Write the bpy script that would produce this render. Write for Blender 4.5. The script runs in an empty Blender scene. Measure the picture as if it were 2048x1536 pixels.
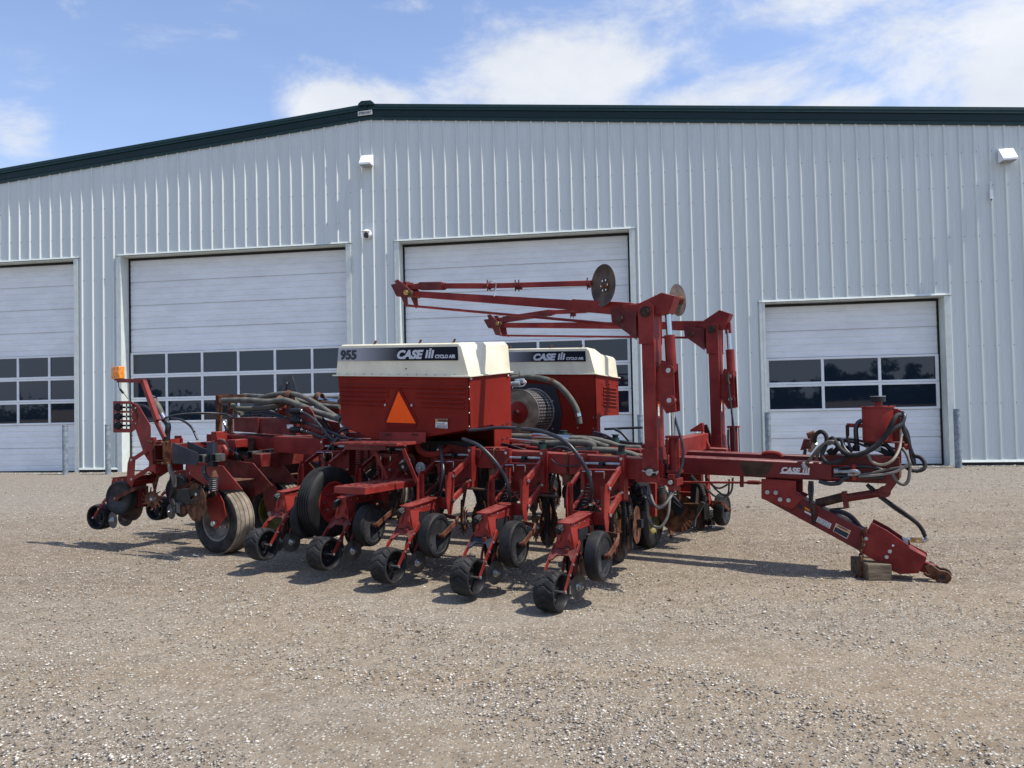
import bpy, bmesh, math, random
import numpy as np
from mathutils import Vector, Matrix
random.seed(7)
R = math.radians
C = bpy.context.scene.collection
SC = bpy.context.scene

# ------------------------------------------------------------------ camera
F_PX, PITCH, ROLL, EYE = 1520.0, 0.026, -0.0209, 1.55
cf = Vector((0, math.cos(PITCH), math.sin(PITCH)))
cu0 = Vector((0, -math.sin(PITCH), math.cos(PITCH)))
cx0 = Vector((1, 0, 0))
cr = cx0 * math.cos(ROLL) + cu0 * math.sin(ROLL)
cu = -cx0 * math.sin(ROLL) + cu0 * math.cos(ROLL)
cam_d = bpy.data.cameras.new('camera')
cam = bpy.data.objects.new('camera', cam_d)
C.objects.link(cam)
m = Matrix((cr, cu, -cf)).transposed().to_4x4()
m.translation = Vector((0, 0, EYE))
cam.matrix_world = m
cam_d.sensor_width = 36.0
cam_d.lens = F_PX / 2048 * 36.0
cam_d.clip_start = 0.1
cam_d.clip_end = 3000
SC.camera = cam

# ------------------------------------------------------------------ light
SUN_EL = R(58)
BETA = R(15.5)                       # the sun stands to the right, a little towards the camera side
sh = Vector((math.cos(BETA), -math.sin(BETA), 0))
sdir = sh * math.cos(SUN_EL) + Vector((0, 0, math.sin(SUN_EL)))
sun_d = bpy.data.lights.new('sun', 'SUN')
sun_d.energy = 4.8
sun_d.angle = R(0.9)
sun_d.color = (1.0, 0.955, 0.88)
sun = bpy.data.objects.new('sun', sun_d)
C.objects.link(sun)
sun.rotation_euler = sdir.to_track_quat('Z', 'Y').to_euler()
sun.location = (20, -10, 30)

SC.view_settings.view_transform = 'Standard'
SC.view_settings.look = 'None'
SC.view_settings.exposure = 0.10
SC.view_settings.gamma = 1.0
SC.cycles.max_bounces = 6
SC.cycles.diffuse_bounces = 3
SC.cycles.glossy_bounces = 3
try:
    SC.cycles.use_denoising = True
except Exception:
    pass

def pix_dir(px, py):
    return cf + cr * ((px - 1024) / F_PX) - cu * ((py - 768) / F_PX)

world = bpy.data.worlds.new('World')
SC.world = world
world.use_nodes = True
wt = world.node_tree
for n_ in list(wt.nodes):
    wt.nodes.remove(n_)
def WN(t, **k):
    n_ = wt.nodes.new(t)
    for a, b in k.items():
        setattr(n_, a, b)
    return n_
w_out = WN('ShaderNodeOutputWorld')
w_bg = WN('ShaderNodeBackground')
w_bg.inputs['Strength'].default_value = 0.113
w_sky = WN('ShaderNodeTexSky', sky_type='NISHITA', sun_disc=False)
w_sky.sun_elevation = SUN_EL
w_sky.sun_rotation = math.atan2(sdir.x, sdir.y)
w_sky.altitude = 200
w_sky.air_density = 1.0
w_sky.dust_density = 0.7
w_sky.ozone_density = 1.6
w_tc = WN('ShaderNodeTexCoord')
def wmath(op, a, b=None, clamp=False):
    n_ = WN('ShaderNodeMath', operation=op, use_clamp=clamp)
    for i, v in enumerate((a, b)):
        if v is None: continue
        if isinstance(v, (int, float)): n_.inputs[i].default_value = v
        else: wt.links.new(v, n_.inputs[i])
    return n_.outputs[0]
def wnoise(scale, detail, rough, sc=(1, 1, 1), dist=0.0, off=(0, 0, 0)):
    mp = WN('ShaderNodeMapping')
    mp.inputs['Scale'].default_value = sc
    mp.inputs['Location'].default_value = off
    wt.links.new(w_tc.outputs['Generated'], mp.inputs['Vector'])
    nn = WN('ShaderNodeTexNoise')
    nn.inputs['Scale'].default_value = scale
    nn.inputs['Detail'].default_value = detail
    nn.inputs['Roughness'].default_value = rough
    nn.inputs['Distortion'].default_value = dist
    wt.links.new(mp.outputs[0], nn.inputs['Vector'])
    return nn.outputs['Fac']
# cumulus banks at the compass directions where they stand: (px, py, half width, half height in radians, weight)
CL = [(1130, 155, .16, .055, .92), (1190, 175, .10, .05, .5), (990, 70, .12, .03, .40), (1470, 195, .15, .028, .95), (1650, 212, .09, .025, .85),
      (690, 215, .085, .03, 1.0), (2020, 140, .13, .09, 1.0), (1850, 80, .14, .05, .6), (1580, 10, .13, .03, .7), (20, 265, .05, .04, .7),
      (1300, 60, .10, .06, .35), (870, 20, .1, .02, .35)]
acc = None
for px, py, rw, rh_, wgt in CL:
    d = pix_dir(px, py).normalized()
    sub = WN('ShaderNodeVectorMath', operation='SUBTRACT')
    wt.links.new(w_tc.outputs['Generated'], sub.inputs[0])
    sub.inputs[1].default_value = d
    mul = WN('ShaderNodeVectorMath', operation='MULTIPLY')
    wt.links.new(sub.outputs[0], mul.inputs[0])
    mul.inputs[1].default_value = (1 / rw, 1 / rw, 1 / rh_)
    ln = WN('ShaderNodeVectorMath', operation='LENGTH')
    wt.links.new(mul.outputs[0], ln.inputs[0])
    s = wmath('MULTIPLY', ln.outputs['Value'], ln.outputs['Value'])
    s = wmath('MULTIPLY', s, -0.9)
    g = wmath('MULTIPLY', wmath('POWER', 2.71828, s), wgt)
    acc = g if acc is None else wmath('MAXIMUM', acc, g)
n1 = wnoise(5.5, 9, 0.62, (1, 1, 2.1), 0.25)
n2 = wnoise(1.7, 4, 0.5, (1, 1, 2.0), 0.1, (3.1, 1.7, 0.4))
base_c = wmath('MULTIPLY', wmath('SUBTRACT', n2, 0.5, True), 0.6)
tot = wmath('ADD', wmath('ADD', acc, base_c), wmath('MULTIPLY', wmath('SUBTRACT', n1, 0.5), 2.3))
mr = WN('ShaderNodeMapRange', interpolation_type='SMOOTHSTEP')
mr.inputs['From Min'].default_value = 0.18
mr.inputs['From Max'].default_value = 0.85
wt.links.new(tot, mr.inputs['Value'])
cloud = mr.outputs[0]
n3 = wnoise(9, 6, 0.6, (1, 1, 1.6), 0.2, (0.5, 0.2, 0.9))
shade = WN('ShaderNodeMix', data_type='RGBA')
wt.links.new(n3, shade.inputs['Factor'])
shade.inputs['A'].default_value = (5.8, 6.1, 6.6, 1)
shade.inputs['B'].default_value = (8.6, 8.7, 8.8, 1)
# thin high veil
veil = wmath('MULTIPLY', wnoise(2.2, 5, 0.55, (1, 1, 3), 0.6, (1.3, 0.2, 2.0)), 0.27, True)
tint = WN('ShaderNodeMix', data_type='RGBA', blend_type='MULTIPLY')
tint.inputs['Factor'].default_value = 1.0
wt.links.new(w_sky.outputs[0], tint.inputs['A'])
tint.inputs['B'].default_value = (1.72, 1.66, 1.80, 1)
w_sep = WN('ShaderNodeSeparateXYZ')
wt.links.new(w_tc.outputs['Generated'], w_sep.inputs[0])
hz = WN('ShaderNodeMapRange', interpolation_type='SMOOTHSTEP')
hz.inputs['From Min'].default_value = 0.42
hz.inputs['From Max'].default_value = 0.02
hz.inputs['To Max'].default_value = 0.75
wt.links.new(w_sep.outputs[2], hz.inputs['Value'])
veil = wmath('MAXIMUM', veil, hz.outputs[0])
mx0 = WN('ShaderNodeMix', data_type='RGBA')
wt.links.new(veil, mx0.inputs['Factor'])
wt.links.new(tint.outputs['Result'], mx0.inputs['A'])
mx0.inputs['B'].default_value = (5.2, 6.6, 8.9, 1)
mx = WN('ShaderNodeMix', data_type='RGBA')
wt.links.new(wmath('MULTIPLY', cloud, 0.88), mx.inputs['Factor'])
wt.links.new(mx0.outputs['Result'], mx.inputs['A'])
wt.links.new(shade.outputs['Result'], mx.inputs['B'])
wt.links.new(mx.outputs['Result'], w_bg.inputs['Color'])
wt.links.new(w_bg.outputs[0], w_out.inputs['Surface'])

# ------------------------------------------------------------------ materials
MATS = {}
def mat(name, col, rough=0.5, metal=0.0, spec=0.5, var=0.0, vscale=6.0, vcol=None, rust=0.0, rscale=9.0, dust=0.0, bump=0.0, bscale=40.0, stretch=(1, 1, 1), emit=None):
    m = bpy.data.materials.new(name)
    m.use_nodes = True
    nt = m.node_tree
    L = nt.links
    b = nt.nodes['Principled BSDF']
    b.inputs['Roughness'].default_value = rough
    b.inputs['Metallic'].default_value = metal
    b.inputs['Specular IOR Level'].default_value = spec
    b.inputs['Base Color'].default_value = (*col, 1)
    if emit:
        b.inputs['Emission Color'].default_value = (*col, 1)
        b.inputs['Emission Strength'].default_value = emit
    tc = nt.nodes.new('ShaderNodeTexCoord')
    mp = nt.nodes.new('ShaderNodeMapping')
    mp.inputs['Scale'].default_value = stretch
    L.new(tc.outputs['Object'], mp.inputs['Vector'])
    def noise(s, d=5, r=0.6):
        n = nt.nodes.new('ShaderNodeTexNoise')
        n.inputs['Scale'].default_value = s
        n.inputs['Detail'].default_value = d
        n.inputs['Roughness'].default_value = r
        L.new(mp.outputs[0], n.inputs['Vector'])
        return n.outputs['Fac']
    def ramp(src, a, c):
        r = nt.nodes.new('ShaderNodeMapRange')
        r.interpolation_type = 'SMOOTHSTEP'
        r.inputs['From Min'].default_value = a
        r.inputs['From Max'].default_value = c
        L.new(src, r.inputs['Value'])
        return r.outputs[0]
    def mixc(f, a, c):
        x = nt.nodes.new('ShaderNodeMix')
        x.data_type = 'RGBA'
        for s_, v in (('Factor', f), ('A', a), ('B', c)):
            if isinstance(v, tuple): x.inputs[s_].default_value = (*v, 1)
            elif isinstance(v, float): x.inputs[s_].default_value = v
            else: L.new(v, x.inputs[s_])
        return x.outputs['Result']
    cur = col
    if var > 0:
        vc = vcol or tuple(min(1, c * (1 + 1.2 * var)) for c in col)
        dk = tuple(c * (1 - var) for c in col)
        cur = mixc(ramp(noise(vscale), 0.35, 0.65), dk, vc)
    if rust > 0:
        f = ramp(noise(rscale, 7, 0.7), 0.70 - rust * 0.25, 0.76 - rust * 0.2)
        cur = mixc(f, cur if not isinstance(cur, tuple) else cur, (0.11, 0.045, 0.022))
    if dust > 0:
        ge = nt.nodes.new('ShaderNodeNewGeometry')
        sp = nt.nodes.new('ShaderNodeSeparateXYZ')
        L.new(ge.outputs['Normal'], sp.inputs[0])
        up = ramp(sp.outputs['Z'], 0.2, 1.0)
        ml = nt.nodes.new('ShaderNodeMath'); ml.operation = 'MULTIPLY_ADD'
        L.new(up, ml.inputs[0]); ml.inputs[1].default_value = dust; ml.inputs[2].default_value = dust * 0.04
        m2 = nt.nodes.new('ShaderNodeMath'); m2.operation = 'MULTIPLY'
        L.new(ml.outputs[0], m2.inputs[0]); L.new(ramp(noise(14, 6, 0.65), 0.3, 0.75), m2.inputs[1])
        cur = mixc(m2.outputs[0], cur, (0.36, 0.29, 0.23))
    if not isinstance(cur, tuple):
        L.new(cur, b.inputs['Base Color'])
    if var > 0 or rust > 0:
        rr = nt.nodes.new('ShaderNodeMapRange')
        rr.inputs['To Min'].default_value = max(0.05, rough - 0.12)
        rr.inputs['To Max'].default_value = min(1, rough + 0.15)
        L.new(noise(vscale * 2.3), rr.inputs['Value'])
        L.new(rr.outputs[0], b.inputs['Roughness'])
    if bump > 0:
        bp = nt.nodes.new('ShaderNodeBump')
        bp.inputs['Strength'].default_value = bump
        bp.inputs['Distance'].default_value = 0.01
        L.new(noise(bscale), bp.inputs['Height'])
        L.new(bp.outputs[0], b.inputs['Normal'])
    MATS[name] = m
    return m
RED = mat('red_paint', (0.200, 0.0135, 0.0120), 0.45, spec=0.22, var=0.27, vscale=3.0, vcol=(0.255, 0.030, 0.023), rust=0.25, rscale=11, dust=0.24)
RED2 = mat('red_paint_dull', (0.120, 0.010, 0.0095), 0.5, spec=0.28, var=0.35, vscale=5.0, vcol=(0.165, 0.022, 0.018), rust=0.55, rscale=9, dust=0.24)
HRED = mat('hopper_red', (0.186, 0.014, 0.008), 0.55, spec=0.12, var=0.14, vscale=2.0, dust=0.10)
GARM = mat('rusty_red_arm', (0.105, 0.030, 0.018), 0.7, spec=0.2, var=0.45, vscale=12, vcol=(0.15, 0.055, 0.03), dust=0.2)
TRED = mat('tongue_red_paint', (0.125, 0.008, 0.009), 0.4, spec=0.3, var=0.25, vscale=2.5, vcol=(0.155, 0.014, 0.014), rust=0.2, rscale=9, dust=0.35)
RUST = mat('rusty_steel', (0.10, 0.040, 0.020), 0.8, spec=0.2, var=0.5, vscale=14, vcol=(0.155, 0.065, 0.033), dust=0.25, bump=0.2)
RUSTD = mat('dark_rusty_steel', (0.048, 0.024, 0.016), 0.75, spec=0.3, var=0.5, vscale=10, dust=0.2)
CREAM = mat('cream_fibreglass', (0.72, 0.665, 0.49), 0.42, var=0.07, vscale=4, dust=0.06)
RUB = mat('black_rubber', (0.010, 0.010, 0.011), 0.6, spec=0.24, var=0.3, vscale=6, vcol=(0.020, 0.020, 0.020), dust=0.07)
RUBD = mat('dusty_rubber', (0.24, 0.20, 0.155), 0.85, spec=0.15, var=0.25, vscale=9)
RUBG = mat('worn_grey_rubber', (0.016, 0.016, 0.017), 0.66, spec=0.22, var=0.35, vscale=8, vcol=(0.032, 0.031, 0.030), dust=0.09)
GDISC = mat('grey_wheel_disc', (0.030, 0.031, 0.034), 0.55, spec=0.25, var=0.3, vscale=8, dust=0.14)
PLAST = mat('black_plastic', (0.010, 0.010, 0.012), 0.45, spec=0.25, var=0.2, vscale=9, dust=0.04)
HOSE = mat('black_hose', (0.016, 0.018, 0.024), 0.35, var=0.3, vscale=9, dust=0.12)
GHOSE = mat('grey_green_hose', (0.082, 0.082, 0.066), 0.75, var=0.25, vscale=7, dust=0.25, bump=0.1, bscale=120)
OHOSE = mat('olive_hose', (0.095, 0.086, 0.070), 0.6, var=0.3, vscale=9, dust=0.2)
STEEL = mat('bare_steel', (0.42, 0.42, 0.41), 0.38, metal=0.85, var=0.2, vscale=12)
CHROME = mat('chrome_rod', (0.50, 0.52, 0.53), 0.22, metal=1.0)
SPRG = mat('grey_spring_steel', (0.055, 0.055, 0.058), 0.55, metal=0.2, var=0.4, vscale=18, dust=0.1)
GALV = mat('galvanised_steel', (0.34, 0.37, 0.39), 0.5, metal=0.35, var=0.22, vscale=16)
BLUEG = mat('slate_blue_paint', (0.022, 0.026, 0.037), 0.5, spec=0.25, var=0.3, vscale=6, rust=0.2, dust=0.08)
YEL = mat('yellow_rim_paint', (0.15, 0.12, 0.018), 0.55, var=0.4, vscale=6, rust=0.3, dust=0.3)
GRIM = mat('grey_rim', (0.16, 0.14, 0.125), 0.6, var=0.35, vscale=7, rust=0.35, dust=0.25)
SEAT = mat('silver_disc_steel', (0.075, 0.073, 0.070), 0.5, metal=0.3, var=0.3, vscale=10, dust=0.15)
WOOD = mat('weathered_timber', (0.16, 0.125, 0.085), 0.85, spec=0.15, var=0.35, vscale=3, stretch=(1.5, 14, 14), bump=0.4, bscale=12)
BRASS = mat('brass_fitting', (0.40, 0.24, 0.08), 0.4, metal=0.8, var=0.3)
GRN = mat('green_valve', (0.012, 0.055, 0.045), 0.45, var=0.2)
AMBER = mat('amber_lens', (0.72, 0.23, 0.02), 0.25, var=0.25, vscale=30)
ORANGE = mat('orange_reflector', (1.0, 0.115, 0.012), 0.6, spec=0.1, var=0.04)
DRED = mat('dark_red_reflector', (0.15, 0.010, 0.008), 0.6, spec=0.1)
DISCB = mat('brown_disc_steel', (0.085, 0.060, 0.045), 0.55, spec=0.3, metal=0.2, var=0.35, vscale=9, vcol=(0.12, 0.085, 0.065), dust=0.1)
WHITE = mat('white_paint', (0.78, 0.79, 0.80), 0.5, var=0.05)
INK = mat('dark_ink', (0.012, 0.014, 0.025), 0.5)
SILV = mat('silver_lettering', (0.52, 0.53, 0.55), 0.45)
WLET = mat('white_lettering', (0.66, 0.62, 0.60), 0.55)
LABW = mat('label_white', (0.62, 0.62, 0.60), 0.5, var=0.25, vscale=60)
LABO = mat('label_orange', (0.70, 0.26, 0.03), 0.5)
PERF = None
# building
WALLM = mat('pale_metal_cladding', (0.600, 0.640, 0.610), 0.42, spec=0.4, var=0.03, vscale=1.2, stretch=(3.0, 1, 0.25))
TRIMM = mat('pale_metal_trim', (0.60, 0.64, 0.59), 0.45, var=0.05)
DOORM = mat('white_steel_door', (0.745, 0.765, 0.765), 0.5, spec=0.35, var=0.045, vscale=1.5, stretch=(1, 1, 2.5))
GREENM = mat('dark_green_trim', (0.004, 0.017, 0.016), 0.35, spec=0.3, var=0.1)
GREENL = mat('green_rake_cap', (0.007, 0.030, 0.028), 0.35, spec=0.35, var=0.1)
SEALM = mat('black_door_seal', (0.008, 0.008, 0.010), 0.7)
GLASS = mat('dark_window_glass', (0.010, 0.017, 0.030), 0.02, spec=0.62, bump=0.02, bscale=1.6)
PLAINW = mat('white_fixture', (0.86, 0.86, 0.87), 0.4)
BOLLM = mat('galvanised_bollard', (0.20, 0.235, 0.26), 0.55, metal=0.2, var=0.25, vscale=12)

def gradient_decal():
    m = bpy.data.materials.new('decal_band_print')
    m.use_nodes = True
    nt = m.node_tree
    b = nt.nodes['Principled BSDF']
    b.inputs['Roughness'].default_value = 0.6
    b.inputs['Specular IOR Level'].default_value = 0.15
    tc = nt.nodes.new('ShaderNodeTexCoord')
    sp = nt.nodes.new('ShaderNodeSeparateXYZ')
    nt.links.new(tc.outputs['Generated'], sp.inputs[0])
    r = nt.nodes.new('ShaderNodeValToRGB')
    r.color_ramp.elements[0].position = 0.12
    r.color_ramp.elements[0].color = (0.40, 0.40, 0.42, 1)
    r.color_ramp.elements[1].position = 0.55
    r.color_ramp.elements[1].color = (0.006, 0.008, 0.015, 1)
    nt.links.new(sp.outputs[0], r.inputs[0])
    nt.links.new(r.outputs[0], b.inputs['Base Color'])
    return m
BAND = gradient_decal()

def perforated():
    m = bpy.data.materials.new('perforated_drum_steel')
    m.use_nodes = True
    nt = m.node_tree
    b = nt.nodes['Principled BSDF']
    b.inputs['Roughness'].default_value = 0.35
    b.inputs['Metallic'].default_value = 0.8
    tc = nt.nodes.new('ShaderNodeUVMap')
    mp = nt.nodes.new('ShaderNodeMapping')
    mp.inputs['Scale'].default_value = (44, 9, 1)
    nt.links.new(tc.outputs[0], mp.inputs[0])
    fr = nt.nodes.new('ShaderNodeVectorMath'); fr.operation = 'FRACTION'
    nt.links.new(mp.outputs[0], fr.inputs[0])
    sb = nt.nodes.new('ShaderNodeVectorMath'); sb.operation = 'SUBTRACT'
    sb.inputs[1].default_value = (0.5, 0.5, 0)
    nt.links.new(fr.outputs[0], sb.inputs[0])
    ln = nt.nodes.new('ShaderNodeVectorMath'); ln.operation = 'LENGTH'
    nt.links.new(sb.outputs[0], ln.inputs[0])
    lt = nt.nodes.new('ShaderNodeMath'); lt.operation = 'LESS_THAN'
    lt.inputs[1].default_value = 0.30
    nt.links.new(ln.outputs['Value'], lt.inputs[0])
    mx = nt.nodes.new('ShaderNodeMix'); mx.data_type = 'RGBA'
    nt.links.new(lt.outputs[0], mx.inputs['Factor'])
    mx.inputs['A'].default_value = (0.10, 0.085, 0.08, 1)
    mx.inputs['B'].default_value = (0.75, 0.75, 0.75, 1)
    nt.links.new(mx.outputs['Result'], b.inputs['Base Color'])
    return m
PERF = perforated()

# ------------------------------------------------------------------ mesh builder
class MB:
    def __init__(self):
        self.v = []; self.f = []; self.mi = []; self.mats = []; self.uv = {}
    def _m(self, m):
        if m not in self.mats: self.mats.append(m)
        return self.mats.index(m)
    def add(self, vs, fs, m):
        o = len(self.v); k = self._m(m)
        self.v += [tuple(x) for x in vs]
        for f in fs:
            self.f.append(tuple(i + o for i in f)); self.mi.append(k)
    def box(self, c, s, m, rot=None):
        hx, hy, hz = s[0] / 2, s[1] / 2, s[2] / 2
        vs = [Vector((x, y, z)) for x in (-hx, hx) for y in (-hy, hy) for z in (-hz, hz)]
        if rot is not None: vs = [rot @ v for v in vs]
        vs = [v + Vector(c) for v in vs]
        self.add(vs, [(0, 1, 3, 2), (4, 6, 7, 5), (0, 4, 5, 1), (2, 3, 7, 6), (0, 2, 6, 4), (1, 5, 7, 3)], m)
    def bb(self, x0, x1, y0, y1, z0, z1, m):
        self.box(((x0 + x1) / 2, (y0 + y1) / 2, (z0 + z1) / 2), (abs(x1 - x0), abs(y1 - y0), abs(z1 - z0)), m)
    def beam(self, p, q, w, h, m, up=(0, 0, 1), w2=None, h2=None):
        p = Vector(p); q = Vector(q); d = (q - p).normalized()
        up = Vector(up); s = d.cross(up)
        if s.length < 1e-5: s = d.cross(Vector((0, 1, 0)))
        s.normalize(); u = s.cross(d).normalized()
        w2 = w if w2 is None else w2; h2 = h if h2 is None else h2
        vs = []
        for c, a, b_ in ((p, w, h), (q, w2, h2)):
            vs += [c - s * a / 2 - u * b_ / 2, c + s * a / 2 - u * b_ / 2, c + s * a / 2 + u * b_ / 2, c - s * a / 2 + u * b_ / 2]
        self.add(vs, [(3, 2, 1, 0), (4, 5, 6, 7), (0, 1, 5, 4), (1, 2, 6, 5), (2, 3, 7, 6), (3, 0, 4, 7)], m)
    def cyl(self, p, q, r, m, n=16, r2=None, caps=True):
        self.lathe(p, Vector(q) - Vector(p), [(0, r), ((Vector(q) - Vector(p)).length, r if r2 is None else r2)], m, n, caps)
    def lathe(self, p, axis, prof, m, n=24, caps=False, mlist=None, uv=False):
        p = Vector(p); d = Vector(axis).normalized()
        a = d.orthogonal().normalized(); b = d.cross(a)
        vs = []
        for x, r in prof:
            for i in range(n):
                t = 2 * math.pi * i / n
                vs.append(p + d * x + (a * math.cos(t) + b * math.sin(t)) * r)
        o = len(self.v)
        self.v += [tuple(x) for x in vs]
        for j in range(len(prof) - 1):
            k = self._m(mlist[j] if mlist else m)
            for i in range(n):
                i2 = (i + 1) % n
                f = (o + j * n + i, o + j * n + i2, o + (j + 1) * n + i2, o + (j + 1) * n + i)
                if uv:
                    self.uv[len(self.f)] = [(i / n, j), ((i + 1) / n, j), ((i + 1) / n, j + 1), (i / n, j + 1)]
                self.f.append(f); self.mi.append(k)
        if caps:
            self.f.append(tuple(o + i for i in reversed(range(n)))); self.mi.append(self._m(mlist[0] if mlist else m))
            e = o + (len(prof) - 1) * n
            self.f.append(tuple(e + i for i in range(n))); self.mi.append(self._m(mlist[-1] if mlist else m))
    def tube(self, pts, r, m, n=8, sub=6, close=True, rib=0.0):
        P_ = [Vector(p) for p in pts]
        if sub > 1 and len(P_) > 2:
            out = []
            ext = [P_[0] * 2 - P_[1]] + P_ + [P_[-1] * 2 - P_[-2]]
            for i in range(1, len(ext) - 2):
                a, b, c, d = ext[i - 1:i + 3]
                for k in range(sub):
                    t = k / sub
                    out.append(0.5 * ((2 * b) + (c - a) * t + (2 * a - 5 * b + 4 * c - d) * t * t + (3 * b - a - 3 * c + d) * t ** 3))
            out.append(P_[-1]); P_ = out
        if rib > 0:
            L_ = sum((P_[i + 1] - P_[i]).length for i in range(len(P_) - 1))
            nn = max(8, int(L_ / (rib) * 2)); q = []; seg = 0; acc_ = 0
            for k in range(nn + 1):
                s = L_ * k / nn
                while seg < len(P_) - 2 and acc_ + (P_[seg + 1] - P_[seg]).length < s:
                    acc_ += (P_[seg + 1] - P_[seg]).length; seg += 1
                l_ = (P_[seg + 1] - P_[seg]).length
                q.append(P_[seg].lerp(P_[seg + 1], min(1, (s - acc_) / max(l_, 1e-6))))
            P_ = q
        vs = []; nrm = None
        for i, p in enumerate(P_):
            d = (P_[min(i + 1, len(P_) - 1)] - P_[max(i - 1, 0)])
            if d.length < 1e-9: d = Vector((0, 0, 1))
            d.normalize()
            if nrm is None: nrm = d.orthogonal().normalized()
            nrm = (nrm - d * nrm.dot(d))
            if nrm.length < 1e-6: nrm = d.orthogonal()
            nrm.normalize(); b = d.cross(nrm)
            rr = r * (1 - 0.18 * (i % 2)) if rib > 0 else r
            for k in range(n):
                t = 2 * math.pi * k / n
                vs.append(p + (nrm * math.cos(t) + b * math.sin(t)) * rr)
        fs = []
        for i in range(len(P_) - 1):
            for k in range(n):
                k2 = (k + 1) % n
                fs.append((i * n + k, i * n + k2, (i + 1) * n + k2, (i + 1) * n + k))
        if close:
            fs.append(tuple(reversed(range(n)))); e = (len(P_) - 1) * n
            fs.append(tuple(e + k for k in range(n)))
        self.add(vs, fs, m)
    def prism(self, poly, ext, m):
        """poly: 3-D points of one face, ext: extrusion vector"""
        n = len(poly); ext = Vector(ext)
        a = [Vector(p) for p in poly]; b = [p + ext for p in a]
        fs = [tuple(reversed(range(n))), tuple(range(n, 2 * n))] + [(i, (i + 1) % n, n + (i + 1) % n, n + i) for i in range(n)]
        self.add(a + b, fs, m)
    def bolt(self, p, d, r, m, h=None):
        p = Vector(p); d = Vector(d).normalized()
        self.cyl(p, p + d * (h or r * 0.9), r, m, 6)
    def quad(self, pts, m):
        self.add(pts, [tuple(range(len(pts)))], m)
    def build(self, name, parent=None, bevel=0.0, smooth=35, loc=None, rotz=0.0):
        me = bpy.data.meshes.new(name)
        me.from_pydata(self.v, [], self.f)
        for m_ in self.mats: me.materials.append(m_)
        me.polygons.foreach_set('material_index', self.mi)
        if self.uv:
            ul = me.uv_layers.new(name='UVMap')
            for pi, cs in self.uv.items():
                p = me.polygons[pi]
                for li, c in zip(p.loop_indices, cs): ul.data[li].uv = c
        bm = bmesh.new(); bm.from_mesh(me)
        bmesh.ops.recalc_face_normals(bm, faces=bm.faces)
        bm.to_mesh(me); bm.free()
        if smooth:
            me.shade_smooth()
            me.set_sharp_from_angle(angle=R(smooth))
        me.update()
        o = bpy.data.objects.new(name, me)
        C.objects.link(o)
        if parent: o.parent = parent
        if loc is not None: o.location = loc
        o.rotation_euler.z = rotz
        if bevel > 0:
            bv = o.modifiers.new('bevel', 'BEVEL')
            bv.width = bevel; bv.segments = 2 if bevel > 0.012 else 1
            bv.limit_method = 'ANGLE'; bv.angle_limit = R(50)
            bv.harden_normals = False
        return o

def empty(name, loc=(0, 0, 0), rz=0.0, parent=None):
    o = bpy.data.objects.new(name, None); C.objects.link(o)
    o.location = loc; o.rotation_euler.z = rz
    o.empty_display_size = 0.2
    if parent: o.parent = parent
    return o
def tag(o, label=None, cat=None, group=None, kind=None):
    if label: o['label'] = label
    if cat: o['category'] = cat
    if group: o['group'] = group
    if kind: o['kind'] = kind
    return o

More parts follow.
